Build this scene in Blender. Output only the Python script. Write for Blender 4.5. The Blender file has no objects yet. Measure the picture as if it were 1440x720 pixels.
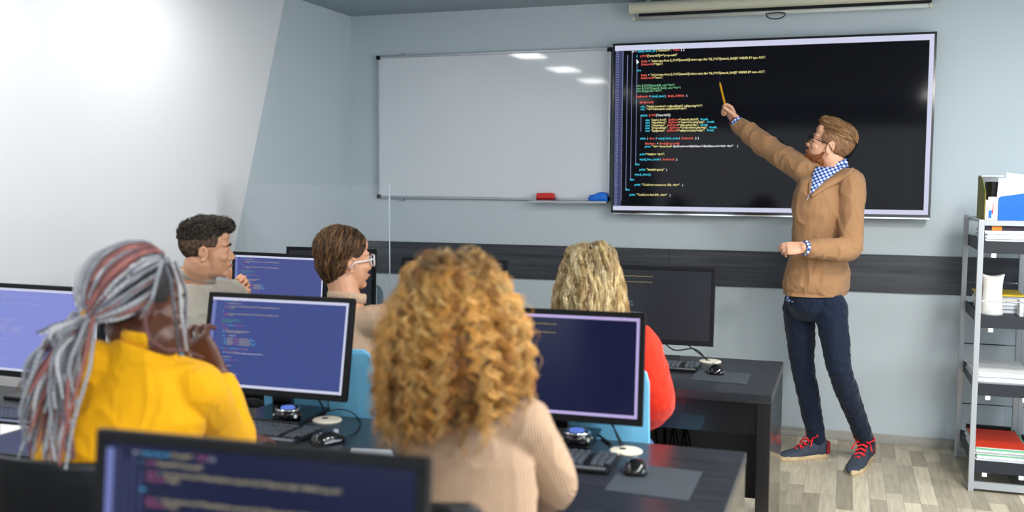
import bpy, bmesh, math, random
import numpy as np
from mathutils import Vector, Matrix, noise
random.seed(7); rng = np.random.default_rng(7)
PI = math.pi
sc = bpy.context.scene
C = sc.collection

# ------------------------------------------------------------------ camera
FPX, YAW, PIT, ROL, CAMH = 1404.9, .3213, .0765, .0058, 1.55
c_, s_ = math.cos, math.sin
FW = Vector((-s_(YAW)*c_(PIT), c_(YAW)*c_(PIT), -s_(PIT)))
_r = Vector((c_(YAW), s_(YAW), 0)); _u = _r.cross(FW)
RT = _r*c_(ROL) + _u*s_(ROL); UP = _u*c_(ROL) - _r*s_(ROL)
CO = Vector((0, 0, CAMH))
cam = bpy.data.cameras.new('camera'); camo = bpy.data.objects.new('camera', cam); C.objects.link(camo)
camo.matrix_world = Matrix(((RT.x, UP.x, -FW.x, 0), (RT.y, UP.y, -FW.y, 0), (RT.z, UP.z, -FW.z, CAMH), (0, 0, 0, 1)))
cam.sensor_width = 36; cam.lens = FPX/1440*36; cam.clip_start = .05
cam.dof.use_dof = True; cam.dof.focus_distance = 5.2; cam.dof.aperture_fstop = 2.0
sc.camera = camo

def ray(x, y): return RT*((x-720)/FPX) - UP*((y-360)/FPX) + FW
def at(x, y, Y): d = ray(x, y); return CO + d*(Y/d.y)        # point seen at x,y on the wall-parallel plane Y
def onz(x, y, z): d = ray(x, y); return CO + d*((z-CAMH)/d.z)

# ------------------------------------------------------------------ light
sc.view_settings.view_transform = 'Standard'; sc.view_settings.look = 'None'
sc.view_settings.exposure = 0.0; sc.view_settings.gamma = 1; sc.view_settings.use_curve_mapping = False
W = bpy.data.worlds.new('world'); sc.world = W; W.use_nodes = True
W.node_tree.nodes['Background'].inputs[0].default_value = (.75, .85, 1, 1)
W.node_tree.nodes['Background'].inputs[1].default_value = .6
CEIL = 2.656; WALL = 6.24; XL = -3.249; XR = 3.4; YB = -2.6
LAMPS = [(x, y) for x in (-2.68, 1.02) for y in (4.0, 2.8, 1.62, .05, -1.3)]  # left row is real; right row and rearmost pair are unseen, added as fill
def area(name, loc, rot, sx, sy, power, col):
    l = bpy.data.lights.new(name, 'AREA'); l.shape = 'RECTANGLE'; l.size = sx; l.size_y = sy; l.energy = power; l.color = col
    o = bpy.data.objects.new(name, l); o.location = loc; o.rotation_euler = rot; C.objects.link(o); return o
for x, y in LAMPS:
    area('ceiling_lamp_light', (x, y, CEIL-.022), (0, 0, 0), .26, .5, 8 if x < 0 else 50, (1, .97, .93))
WINP = 150
area('window_light', (XR-.06, 3.3, 1.55), (0, PI/2, 0), 1.3, 3.6, WINP*.6, (.88, .95, 1))       # daylight through the right-hand windows
area('window_light', (-.4, YB+.06, 1.6), (-PI/2, 0, PI), 4.6, 1.4, WINP*.35, (.88, .95, 1))    # and through the windows at the back

# ------------------------------------------------------------------ materials
def lin(v): v /= 255; return v/12.92 if v <= .04045 else ((v+.055)/1.055)**2.4
def rgb(r, g, b): return (lin(r), lin(g), lin(b), 1)
def mat(name, col, rough=.5, metal=0, spec=.5, var=.06, vscale=8, bump=0, bscale=60, emit=None, es=1, coat=0, alpha=None, trans=0):
    m = bpy.data.materials.new(name); m.use_nodes = True; nt = m.node_tree; b = nt.nodes['Principled BSDF']
    b.inputs['Roughness'].default_value = rough; b.inputs['Metallic'].default_value = metal
    b.inputs['Specular IOR Level'].default_value = spec; b.inputs['Coat Weight'].default_value = coat
    b.inputs['Base Color'].default_value = col
    tc = nt.nodes.new('ShaderNodeTexCoord')
    if var:
        n = nt.nodes.new('ShaderNodeTexNoise'); n.inputs['Scale'].default_value = vscale; n.inputs['Detail'].default_value = 4
        nt.links.new(tc.outputs['Object'], n.inputs['Vector'])
        r = nt.nodes.new('ShaderNodeMapRange'); r.inputs[1].default_value = .3; r.inputs[2].default_value = .7
        r.inputs[3].default_value = 1-var; r.inputs[4].default_value = 1+var; nt.links.new(n.outputs['Fac'], r.inputs[0])
        mx = nt.nodes.new('ShaderNodeVectorMath'); mx.operation = 'SCALE'; mx.inputs[0].default_value = col[:3]
        nt.links.new(r.outputs[0], mx.inputs['Scale']); nt.links.new(mx.outputs[0], b.inputs['Base Color'])
    if bump:
        n = nt.nodes.new('ShaderNodeTexNoise'); n.inputs['Scale'].default_value = bscale; n.inputs['Detail'].default_value = 3
        nt.links.new(tc.outputs['Object'], n.inputs['Vector'])
        bp = nt.nodes.new('ShaderNodeBump'); bp.inputs['Strength'].default_value = bump; bp.inputs['Distance'].default_value = .01
        nt.links.new(n.outputs['Fac'], bp.inputs['Height']); nt.links.new(bp.outputs[0], b.inputs['Normal'])
    if emit:
        b.inputs['Emission Color'].default_value = emit; b.inputs['Emission Strength'].default_value = es
    if trans: b.inputs['Transmission Weight'].default_value = trans
    if alpha is not None: b.inputs['Alpha'].default_value = alpha
    return m
def tree(m): return m.node_tree, m.node_tree.nodes['Principled BSDF']
def node(nt, t, **k):
    n = nt.nodes.new(t)
    for a, v in k.items(): setattr(n, a, v)
    return n
GREYW = rgb(190, 202, 209)
m_wall = mat('grey_blue_paint', GREYW, .85, var=.015, vscale=2)
m_ceil = mat('grey_ceiling_paint', rgb(150, 166, 176), .9, var=.01)
m_white_paint = mat('white_paint', rgb(236, 237, 239), .8, var=.01)
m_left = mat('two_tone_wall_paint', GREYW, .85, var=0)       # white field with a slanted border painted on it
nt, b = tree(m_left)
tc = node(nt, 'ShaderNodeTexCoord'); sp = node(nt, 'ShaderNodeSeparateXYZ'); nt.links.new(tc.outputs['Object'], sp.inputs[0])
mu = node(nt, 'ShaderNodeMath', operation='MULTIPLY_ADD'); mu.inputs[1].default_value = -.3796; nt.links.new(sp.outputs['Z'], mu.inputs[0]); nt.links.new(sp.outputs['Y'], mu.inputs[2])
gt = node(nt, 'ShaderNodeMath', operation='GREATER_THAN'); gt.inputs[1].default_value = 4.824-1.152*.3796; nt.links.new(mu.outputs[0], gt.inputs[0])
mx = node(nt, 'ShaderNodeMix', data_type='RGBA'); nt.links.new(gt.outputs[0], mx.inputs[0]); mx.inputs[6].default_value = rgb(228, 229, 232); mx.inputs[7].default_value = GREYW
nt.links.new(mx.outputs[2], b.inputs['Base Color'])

def streaked(name, c1, c2, axis_scale, rough=.4, spec=.5, coat=0, bump=.05):
    m = mat(name, c1, rough, spec=spec, var=0, coat=coat); nt, b = tree(m)
    tc = node(nt, 'ShaderNodeTexCoord'); mp = node(nt, 'ShaderNodeMapping'); mp.inputs['Scale'].default_value = axis_scale
    n = node(nt, 'ShaderNodeTexNoise'); n.inputs['Scale'].default_value = 1; n.inputs['Detail'].default_value = 6; n.inputs['Roughness'].default_value = .65
    nt.links.new(tc.outputs['Object'], mp.inputs[0]); nt.links.new(mp.outputs[0], n.inputs['Vector'])
    r = node(nt, 'ShaderNodeMapRange'); r.inputs[1].default_value = .35; r.inputs[2].default_value = .65; nt.links.new(n.outputs['Fac'], r.inputs[0])
    mx = node(nt, 'ShaderNodeMix', data_type='RGBA'); nt.links.new(r.outputs[0], mx.inputs[0]); mx.inputs[6].default_value = c1; mx.inputs[7].default_value = c2
    nt.links.new(mx.outputs[2], b.inputs['Base Color'])
    bp = node(nt, 'ShaderNodeBump'); bp.inputs['Strength'].default_value = bump; bp.inputs['Distance'].default_value = .004
    nt.links.new(n.outputs['Fac'], bp.inputs['Height']); nt.links.new(bp.outputs[0], b.inputs['Normal'])
    return m
m_stripe = streaked('dark_wood_panel', rgb(38, 42, 50), rgb(70, 73, 80), (1.5, 10, 38), .45)
m_base = streaked('grey_wood_baseboard', rgb(150, 150, 146), rgb(176, 175, 170), (3, 10, 60), .5)
m_desk = streaked('black_desk_laminate', rgb(30, 34, 40), rgb(46, 50, 58), (6, 60, 60), .28, .6, bump=.02)
m_desk_side = mat('black_desk_edge_laminate', rgb(24, 25, 28), .24, spec=.7, var=.05, coat=.4)
m_panel = mat('grey_modesty_panel', rgb(96, 98, 102), .6)
# floor: short laminate staves running towards the screen wall
m_floor = mat('laminate_floor', rgb(190, 180, 160), .42, spec=.4, var=0); nt, b = tree(m_floor)
tc = node(nt, 'ShaderNodeTexCoord'); mp = node(nt, 'ShaderNodeMapping'); mp.inputs['Rotation'].default_value = (0, 0, PI/2)
nt.links.new(tc.outputs['Object'], mp.inputs[0])
br = node(nt, 'ShaderNodeTexBrick'); br.offset = .37; br.offset_frequency = 3; br.squash = 1
for k, v in dict(Scale=1, Bias=0.0).items(): br.inputs[k].default_value = v
br.inputs['Mortar Size'].default_value = .0008; br.inputs['Brick Width'].default_value = .34; br.inputs['Row Height'].default_value = .078
br.inputs['Color1'].default_value = rgb(212, 201, 178); br.inputs['Color2'].default_value = rgb(150, 141, 123); br.inputs['Mortar'].default_value = rgb(140, 132, 118)
nt.links.new(mp.outputs[0], br.inputs['Vector'])
mp2 = node(nt, 'ShaderNodeMapping'); mp2.inputs['Scale'].default_value = (60, 5, 1); nt.links.new(tc.outputs['Object'], mp2.inputs[0])
n = node(nt, 'ShaderNodeTexNoise'); n.inputs['Scale'].default_value = 1; n.inputs['Detail'].default_value = 6; nt.links.new(mp2.outputs[0], n.inputs['Vector'])
r = node(nt, 'ShaderNodeMapRange'); r.inputs[1].default_value = .3; r.inputs[2].default_value = .7; r.inputs[3].default_value = .82; r.inputs[4].default_value = 1.12; nt.links.new(n.outputs['Fac'], r.inputs[0])
vs = node(nt, 'ShaderNodeVectorMath', operation='SCALE'); nt.links.new(br.outputs['Color'], vs.inputs[0]); nt.links.new(r.outputs[0], vs.inputs['Scale']); nt.links.new(vs.outputs[0], b.inputs['Base Color'])

m_alu = mat('brushed_aluminium', rgb(175, 180, 186), .35, .8, var=.04)
m_chrome = mat('polished_chrome', rgb(210, 214, 220), .12, 1, var=0)
m_silver = mat('silver_painted_steel', rgb(176, 182, 188), .4, .35, var=.03)
m_board = mat('whiteboard_enamel', rgb(216, 222, 228), .045, spec=.4, var=.01, vscale=2)
m_blackp = mat('black_plastic', rgb(14, 16, 20), .45, spec=.22, var=.05)
m_gloss = mat('glossy_black_plastic', rgb(12, 13, 16), .12, spec=.6, var=0)
m_tray = mat('black_shelf_laminate', rgb(28, 34, 44), .55, var=.05)
m_cream = mat('cream_enamel', rgb(206, 204, 184), .35, var=.02)
m_creamd = mat('cream_plastic_disc', rgb(222, 216, 198), .5, var=.02)
m_red = mat('red_plastic', rgb(205, 30, 28), .5); m_blue = mat('blue_foam', rgb(20, 110, 215), .6)
m_key = mat('glint_grey_keycap', rgb(72, 78, 86), .25, var=.1, vscale=40)  # grey raised to paint the glints on the keys into the colour
m_pad = mat('dark_grey_mouse_pad', rgb(58, 66, 74), .6, bump=.1, bscale=500)
m_paper = mat('white_paper', rgb(236, 238, 240), .8, var=.02); m_paperb = mat('stacked_paper_edges', rgb(206, 212, 220), .8, var=.08, vscale=60)
m_bluechair = mat('light_blue_chair_plastic', rgb(118, 196, 238), .5, var=.02)
m_blackchair = mat('black_chair_vinyl', rgb(22, 24, 27), .35, bump=.15, bscale=300)
m_mesh = mat('black_chair_mesh', rgb(30, 34, 40), .6); nt, b = tree(m_mesh)
tc = node(nt, 'ShaderNodeTexCoord'); ck = node(nt, 'ShaderNodeTexChecker'); ck.inputs['Scale'].default_value = 60; nt.links.new(tc.outputs['Object'], ck.inputs[0])
ck.inputs[1].default_value = rgb(20, 22, 27); ck.inputs[2].default_value = rgb(58, 68, 80); nt.links.new(ck.outputs[0], b.inputs['Base Color'])
m_glass = bpy.data.materials.new('clear_acrylic'); m_glass.use_nodes = True; nt = m_glass.node_tree; nt.nodes.remove(nt.nodes['Principled BSDF'])
tr = node(nt, 'ShaderNodeBsdfTransparent'); tr.inputs[0].default_value = (1, 1, 1, 1); gl = node(nt, 'ShaderNodeBsdfGlossy'); gl.inputs['Roughness'].default_value = .03
df = node(nt, 'ShaderNodeBsdfDiffuse'); df.inputs[0].default_value = (.85, .9, .95, 1)
fr = node(nt, 'ShaderNodeFresnel'); fr.inputs[0].default_value = 1.12
m1 = node(nt, 'ShaderNodeMixShader'); m2 = node(nt, 'ShaderNodeMixShader'); m1.inputs[0].default_value = .025
nt.links.new(tr.outputs[0], m1.inputs[1]); nt.links.new(df.outputs[0], m1.inputs[2])
nt.links.new(fr.outputs[0], m2.inputs[0]); nt.links.new(m1.outputs[0], m2.inputs[1]); nt.links.new(gl.outputs[0], m2.inputs[2])
nt.links.new(m2.outputs[0], nt.nodes['Material Output'].inputs[0])
m_fin = mat('blue_grey_acrylic', rgb(150, 176, 192), .25, var=.03)
m_fine = mat('acrylic_bright_edge', rgb(190, 204, 212), .3, var=0)
m_lamp = mat('lamp_diffuser', rgb(250, 250, 250), .5, emit=(1, .98, .95, 1), es=4, var=0)
def emi(name, col, st=1, rough=.35, basec=(.004, .004, .006, 1)):
    m = mat(name, basec, rough, spec=.2, var=0, emit=col, es=st); return m

# ------------------------------------------------------------------ geometry helpers
class MB:
    def __init__(s): s.v = []; s.f = []; s.m = []; s.mi = 0
    def add(s, vs, fs):
        k = len(s.v); s.v += [tuple(v) for v in vs]; s.f += [tuple(i+k for i in f) for f in fs]; s.m += [s.mi]*len(fs); return s
    def box(s, a, b, M=None):
        x0, y0, z0 = a; x1, y1, z1 = b
        vs = [Vector(p) for p in ((x0,y0,z0),(x1,y0,z0),(x1,y1,z0),(x0,y1,z0),(x0,y0,z1),(x1,y0,z1),(x1,y1,z1),(x0,y1,z1))]
        if M: vs = [M @ v for v in vs]
        return s.add(vs, [(0,3,2,1),(4,5,6,7),(0,1,5,4),(1,2,6,5),(2,3,7,6),(3,0,4,7)])
    def loft(s, rings, cap=True):
        n = len(rings[0]); vs = [p for r in rings for p in r]; fs = []
        for i in range(len(rings)-1):
            for j in range(n):
                a, b2 = i*n+j, i*n+(j+1) % n; fs.append((a, b2, b2+n, a+n))
        if cap: fs.append(tuple(reversed(range(n)))); fs.append(tuple((len(rings)-1)*n+j for j in range(n)))
        return s.add(vs, fs)
    def ring(s, c, ax, ay, n=16): return [Vector(c)+ax*math.cos(2*PI*k/n)+ay*math.sin(2*PI*k/n) for k in range(n)]
    def tube(s, pts, r, n=12, ref=None, flat=1.0, cap=True):
        pts = [Vector(p) for p in pts]; rs = r if isinstance(r, (list, tuple)) else [r]*len(pts)
        t0 = (pts[1]-pts[0]).normalized(); ref = Vector(ref) if ref is not None else (Vector((0,0,1)) if abs(t0.z) < .9 else Vector((1,0,0)))
        rings = []; e1 = None
        for i, p in enumerate(pts):
            a = pts[max(i-1, 0)]; b2 = pts[min(i+1, len(pts)-1)]; t = (b2-a).normalized()
            if e1 is None: e1 = (ref-t*ref.dot(t)).normalized()
            else: e1 = (e1-t*e1.dot(t)).normalized()
            e2 = t.cross(e1); rings.append(s.ring(p, e1*rs[i], e2*rs[i]*flat, n))
        return s.loft(rings, cap)
    def ctube(s, pts, r, n=14, ref=None, flat=1.0):      # tube with rounded ends
        pts = [Vector(p) for p in pts]; rs = list(r) if isinstance(r, (list, tuple)) else [r]*len(pts)
        d0 = (pts[0]-pts[1]).normalized(); d1 = (pts[-1]-pts[-2]).normalized()
        P = [pts[0]+d0*rs[0]*.9, pts[0]+d0*rs[0]*.6]+pts+[pts[-1]+d1*rs[-1]*.6, pts[-1]+d1*rs[-1]*.9]
        R_ = [rs[0]*.4, rs[0]*.8]+rs+[rs[-1]*.8, rs[-1]*.4]
        return s.tube(P, R_, n, ref, flat)
    def ell(s, c, r, M=None, n=16, m=10):
        c = Vector(c); vs = []; 
        for i in range(m+1):
            th = PI*i/m
            for j in range(n):
                p = Vector((r[0]*math.sin(th)*math.cos(2*PI*j/n), r[1]*math.sin(th)*math.sin(2*PI*j/n), r[2]*math.cos(th))) if 0 < i < m else Vector((1e-4*math.cos(2*PI*j/n), 1e-4*math.sin(2*PI*j/n), r[2]*math.cos(th)))
                p = c+p; vs.append(M @ p if M else p)
        fs = []
        for i in range(m):
            for j in range(n): a, b2 = i*n+j, i*n+(j+1) % n; fs.append((a, a+n, b2+n, b2))
        fs.append(tuple(range(n))); fs.append(tuple(reversed([m*n+j for j in range(n)])))
        return s.add(vs, fs)
    def disc(s, c, r, h, n=28, rt=None, ax=None):
        c = Vector(c); a = ax or Vector((0,0,1)); u = a.orthogonal().normalized(); v = a.cross(u); rt = r if rt is None else rt
        return s.loft([s.ring(c, u*r, v*r, n), s.ring(c+a*h, u*rt, v*rt, n)])
    def lathe(s, c, prof, n=28, sx=1, sy=1):
        c = Vector(c); return s.loft([[c+Vector((rr*sx*math.cos(2*PI*k/n), rr*sy*math.sin(2*PI*k/n), z)) for k in range(n)] for rr, z in prof])
    def prism(s, poly, ex):      # poly: list of points, ex: extrusion vector
        n = len(poly); a = [Vector(p) for p in poly]; b2 = [p+Vector(ex) for p in a]
        return s.add(a+b2, [tuple(reversed(range(n))), tuple(range(n, 2*n))]+[(i, (i+1) % n, n+(i+1) % n, n+i) for i in range(n)])
ROOT = {}
def origin(o):
    v = Vector((0,0,0))
    while o is not None: v += o.location; o = o.parent
    return v
def obj(name, mb, mats, parent=None, bevel=0, smooth=False, world=True, me=None, auto=True):
    if me is None:
        me = bpy.data.meshes.new(name); me.from_pydata([tuple(v) for v in mb.v], [], mb.f)
        me.polygons.foreach_set('material_index', mb.m); me.update()
        bm = bmesh.new(); bm.from_mesh(me); bmesh.ops.recalc_face_normals(bm, faces=bm.faces); bm.to_mesh(me); bm.free()
    if parent is not None and world:
        me.transform(Matrix.Translation(-origin(parent)))
    o = bpy.data.objects.new(name, me); C.objects.link(o)
    for m in (mats if isinstance(mats, (list, tuple)) else [mats]): me.materials.append(m)
    if parent is not None: o.parent = parent
    if smooth:
        me.shade_smooth()
    if bevel:
        b = o.modifiers.new('bevel', 'BEVEL'); b.width = bevel; b.segments = 2; b.limit_method = 'ANGLE'; b.angle_limit = math.radians(40)
        b.harden_normals = False
    return o
def tag(o, label=None, cat=None, group=None, kind=None):
    for k, v in (('label', label), ('category', cat), ('group', group), ('kind', kind)):
        if v: o[k] = v
    return o
def empty(name, loc, label, cat, group=None, rz=0):
    o = bpy.data.objects.new(name, None); o.location = loc; o.rotation_euler = (0, 0, rz); o.empty_display_size = .1; C.objects.link(o)
    return tag(o, label, cat, group)
def struct(name, mb, m, **k): return tag(obj(name, mb, m, **k), kind='structure')
def copy_tree(o, parent=None):
    c = o.copy(); C.objects.link(c); c.parent = parent
    for ch in list(o.children): copy_tree(ch, c)
    return c
def solid(mb, voxel, smooth=4, factor=.5):      # fuse closed shapes into one continuous skin
    me = bpy.data.meshes.new('tmp'); me.from_pydata([tuple(v) for v in mb.v], [], mb.f); me.update()
    o = bpy.data.objects.new('tmp', me); C.objects.link(o)
    r = o.modifiers.new('r', 'REMESH'); r.mode = 'VOXEL'; r.voxel_size = voxel
    if smooth: sm = o.modifiers.new('s', 'SMOOTH'); sm.factor = factor; sm.iterations = smooth
    dg = bpy.context.evaluated_depsgraph_get(); out = bpy.data.meshes.new_from_object(o.evaluated_get(dg), depsgraph=dg)
    bpy.data.objects.remove(o); bpy.data.meshes.remove(me); return out
def trim(me, keep):
    bm = bmesh.new(); bm.from_mesh(me)
    bmesh.ops.delete(bm, geom=[v for v in bm.verts if not keep(v.co)], context='VERTS'); bm.to_mesh(me); bm.free(); return me
def wrinkle(me, amp, freq, stretch=(1, 1, 1), seed=0):
    n = len(me.vertices); co = np.empty(n*3, 'f'); me.vertices.foreach_get('co', co); no = np.empty(n*3, 'f'); me.vertex_normals.foreach_get('vector', no)
    co = co.reshape(-1, 3); no = no.reshape(-1, 3)
    for i in range(n):
        p = Vector((co[i][0]*stretch[0], co[i][1]*stretch[1], co[i][2]*stretch[2]))*freq+Vector((seed*7.3, seed, 0))
        a = noise.noise(p); q = 1-2*abs(noise.noise(p*1.7+Vector((5, 0, 3))))
        co[i] += no[i]*amp*(a*.6+(q*q*q)*.7)
    me.vertices.foreach_set('co', co.ravel()); me.update(); return me
def strands(name, paths, radii, cols, m, parent, sides=3):
    paths = np.asarray(paths, float); N, K, _ = paths.shape; radii = np.broadcast_to(np.asarray(radii, float), (N, K)); 
    T = np.gradient(paths, axis=1); T /= np.linalg.norm(T, axis=2, keepdims=True)+1e-9
    ref = np.array([.31, .22, .93]); A = np.cross(T, ref); A /= np.linalg.norm(A, axis=2, keepdims=True)+1e-9; B = np.cross(T, A)
    vs = np.stack([paths+radii[..., None]*(A*math.cos(2*PI*k/sides)+B*math.sin(2*PI*k/sides)) for k in range(sides)], 2)  # N,K,S,3
    idx = np.arange(N*K*sides).reshape(N, K, sides); a = idx[:, :-1]; b2 = idx[:, 1:]
    f = np.stack([a, np.roll(a, -1, 2), np.roll(b2, -1, 2), b2], -1).reshape(-1, 4)
    v = vs.reshape(-1, 3)-np.array(origin(parent))
    me = bpy.data.meshes.new(name); me.vertices.add(len(v)); me.vertices.foreach_set('co', v.ravel().astype('f'))
    me.loops.add(f.size); me.loops.foreach_set('vertex_index', f.ravel().astype('i'))
    me.polygons.add(len(f)); me.polygons.foreach_set('loop_start', (np.arange(len(f))*4).astype('i'))
    me.update(); me.validate(); me.shade_smooth()
    cols = np.asarray(cols, float)
    if cols.ndim == 2: cols = np.repeat(cols[:, None], K, 1)
    ca = me.color_attributes.new('tone', 'FLOAT_COLOR', 'POINT'); cc = np.ones((N, K, sides, 4), 'f'); cc[..., :3] = cols[:, :, None]
    ca.data.foreach_set('color', cc.ravel())
    return obj(name, None, m, parent, me=me, world=False)
def hairmat(name, rough=.45, spec=.4):
    m = mat(name, (1, 1, 1, 1), rough, spec=spec, var=0); nt, b = tree(m)
    a = node(nt, 'ShaderNodeVertexColor'); a.layer_name = 'tone'; nt.links.new(a.outputs[0], b.inputs['Base Color']); return m
def lrgb(*c): return np.array(rgb(*c)[:3])

# ------------------------------------------------------------------ room
f = MB().box((XL-.1, YB-.1, -.1), (XR+.1, WALL+.1, 0)); struct('floor', f, m_floor)
f = MB().box((XL-.1, YB-.1, CEIL), (XR+.1, WALL+.1, CEIL+.1)); struct('ceiling', f, m_ceil)
f = MB().box((XL-.1, WALL, 0), (XR+.1, WALL+.1, CEIL)); struct('wall_front', f, m_wall)
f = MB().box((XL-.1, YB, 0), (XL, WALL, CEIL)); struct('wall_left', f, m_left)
def holed(a0, a1, holes, place):      # a wall along one axis with window openings
    mb = MB(); xs = sorted({a0, a1} | {h for hh in holes for h in hh[:2]})
    for p, q in zip(xs[:-1], xs[1:]):
        hh = [h for h in holes if h[0] <= p and h[1] >= q]
        if hh: place(mb, p, q, 0, hh[0][2]); place(mb, p, q, hh[0][3], CEIL)
        else: place(mb, p, q, 0, CEIL)
    return mb
struct('wall_right', holed(YB, WALL, [(1.5, 3.2, .9, 2.2), (3.4, 5.1, .9, 2.2)], lambda m, p, q, z0, z1: m.box((XR, p, z0), (XR+.1, q, z1))), m_wall)
struct('wall_back', holed(XL-.1, XR+.1, [(-2.7, -.5, .9, 2.3), (-.3, 1.9, .9, 2.3)], lambda m, p, q, z0, z1: m.box((p, YB-.1, z0), (q, YB, z1))), mat('dimming_slate_blue', rgb(104, 116, 128), .85))  # unseen wall, its tone darkened to dim reflections in the wall screen
wi = 0
for (y0, y1) in ((1.5, 3.2), (3.4, 5.1)):
    wi += 1; mb = MB()
    for a, b2 in (((XR+.02, y0, .9), (XR+.08, y1, .95)), ((XR+.02, y0, 2.15), (XR+.08, y1, 2.2)), ((XR+.02, y0, .95), (XR+.08, y0+.05, 2.15)), ((XR+.02, y1-.05, .95), (XR+.08, y1, 2.15)), ((XR+.02, (y0+y1)/2-.03, .95), (XR+.08, (y0+y1)/2+.03, 2.15))): mb.box(a, b2)
    w = struct(f'window_{wi}', mb, m_white_paint)
    obj('pane', MB().box((XR+.045, y0+.05, .95), (XR+.05, y1-.05, 2.15)), m_glass, w)
for (x0, x1) in ((-2.7, -.5), (-.3, 1.9)):
    wi += 1; mb = MB(); y = YB-.08
    for a, b2 in (((x0, y, .9), (x1, y+.06, .95)), ((x0, y, 2.25), (x1, y+.06, 2.3)), ((x0, y, .95), (x0+.05, y+.06, 2.25)), ((x1-.05, y, .95), (x1, y+.06, 2.25)), (((x0+x1)/2-.03, y, .95), ((x0+x1)/2+.03, y+.06, 2.25))): mb.box(a, b2)
    w = struct(f'window_{wi}', mb, m_white_paint)
    obj('pane', MB().box((x0+.05, y+.025, .95), (x1-.05, y+.03, 2.25)), m_glass, w)
mb = MB()
for x0, x1 in ((XL+.012, -1.04), (-1.037, 1.37), (1.373, XR-.001)): mb.box((x0, WALL-.012, .9), (x1, WALL, 1.122))
struct('trim_1', mb, m_stripe)
struct('baseboard_front', MB().box((XL+.012, WALL-.014, 0), (XR-.014, WALL, .056)), m_base, bevel=.002)
struct('baseboard_left', MB().box((XL, YB, 0), (XL+.012, WALL, .056)), m_base)
for i, (x, y) in enumerate(LAMPS):  # panels of the right row and rear pair are invented to carry fill lamps
    l = empty('ceiling_light', (x, y, CEIL), 'white rectangular light panel set in the grey ceiling', 'ceiling light', 'ceiling light panels')
    mb = MB(); 
    for a, b2 in (((x-.15, y-.27, CEIL-.02), (x-.13, y+.27, CEIL)), ((x+.13, y-.27, CEIL-.02), (x+.15, y+.27, CEIL)), ((x-.13, y-.27, CEIL-.02), (x+.13, y-.25, CEIL)), ((x-.13, y+.25, CEIL-.02), (x+.13, y+.27, CEIL))): mb.box(a, b2)
    obj('frame', mb, m_white_paint, l); obj('diffuser', MB().box((x-.13, y-.25, CEIL-.012), (x+.13, y+.25, CEIL-.004)), m_lamp, l)

# ------------------------------------------------------------------ code shown on the screens
TVW, TVH = 1.808, .992           # lit area of the wall screen, metres
WHT, CYA, RED, YEL, GRN, ORA, GUT = range(7)
IND = {0: .0757, 1: .1047, 2: .1354, 3: .1648, 4: .1958}    # indent levels measured from the left of the lit area
CW = .00757
LINES = [(.0506-.043, 1, [('or ! ', WHT), ('mysql_select_db', CYA), ('( "homedb13"', YEL), (', ', WHT), ('FALSE', RED), (' ) )', WHT)]),
 (.0814-.043, 2, [('if ', CYA), ('$_POST', RED), ('["awardid"]=="proposalid"', YEL)]),
 (.1127-.043, 3, [('$sqlq', RED), (' = ', WHT), ('"select type from $_POST[awardid] where type like \'%$_POST[awards_field]%\' ORDER BY type ASC";', YEL)]),
 (.1314-.043, 3, [('$suspectid', RED), ('="type";', YEL)]),
 (.1674-.043, 2, [('else', CYA)]),
 (.1971-.043, 3, [('$sqlq', RED), (' = ', WHT), ('"select name from $_POST[awardid] where name like \'%$_POST[awards_field]%\' ORDER BY name ASC";', YEL)]),
 (.2143-.043, 3, [('$suspectid', RED), ('="name";', YEL)]),
 (.2614-.043, 2, [('echo $_POST[awardid]; echo"<br>";', GRN)]), (.2786-.043, 2, [('echo $_POST[awards_field]; echo"<br>";', GRN)]), (.2943-.043, 2, [('echo $sqlq;echo"<br>";', GRN)]),
 (.3273-.043, 2, [('$sqlresult', RED), (' = ', WHT), ('mysql_query', CYA), ('( ', WHT), ('$sqlq, $dblink', RED), (' );', WHT)]),
 (.3634-.043, 2, [('if ', CYA), ('($sqlresult)', RED)]),
 (.3901-.043, 3, [('echo ', CYA), ('"<table border=1 cellpadding=5 cellspacing=0>";', YEL)]), (.4059-.043, 3, [('echo ', CYA), ('"<tr><td>awards number</td></tr>";', YEL)]),
 (.4436-.043, 3, [('switch ', CYA), ('$_POST', RED), ('["awardid"])', WHT)])]
for v, (a, f1, e) in zip((.472, .4877, .5051, .5209, .5382), (('"award_book"', '"award1.php?id"', 0), ('"experience"', '"experience.php?pag"', 0), ('"classmate"', '"class.php?clas"', 0), ('"proposition"', '"proposition.php?tag"', 0), ('"equipment"', '"equipment.php?equip"', 0))):
    LINES.append((v-.043, 4, [('case ', CYA), (a+': ', YEL), ('$urlForm', RED), ('='+f1+'; ', YEL), ('break;', CYA)]))
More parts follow.
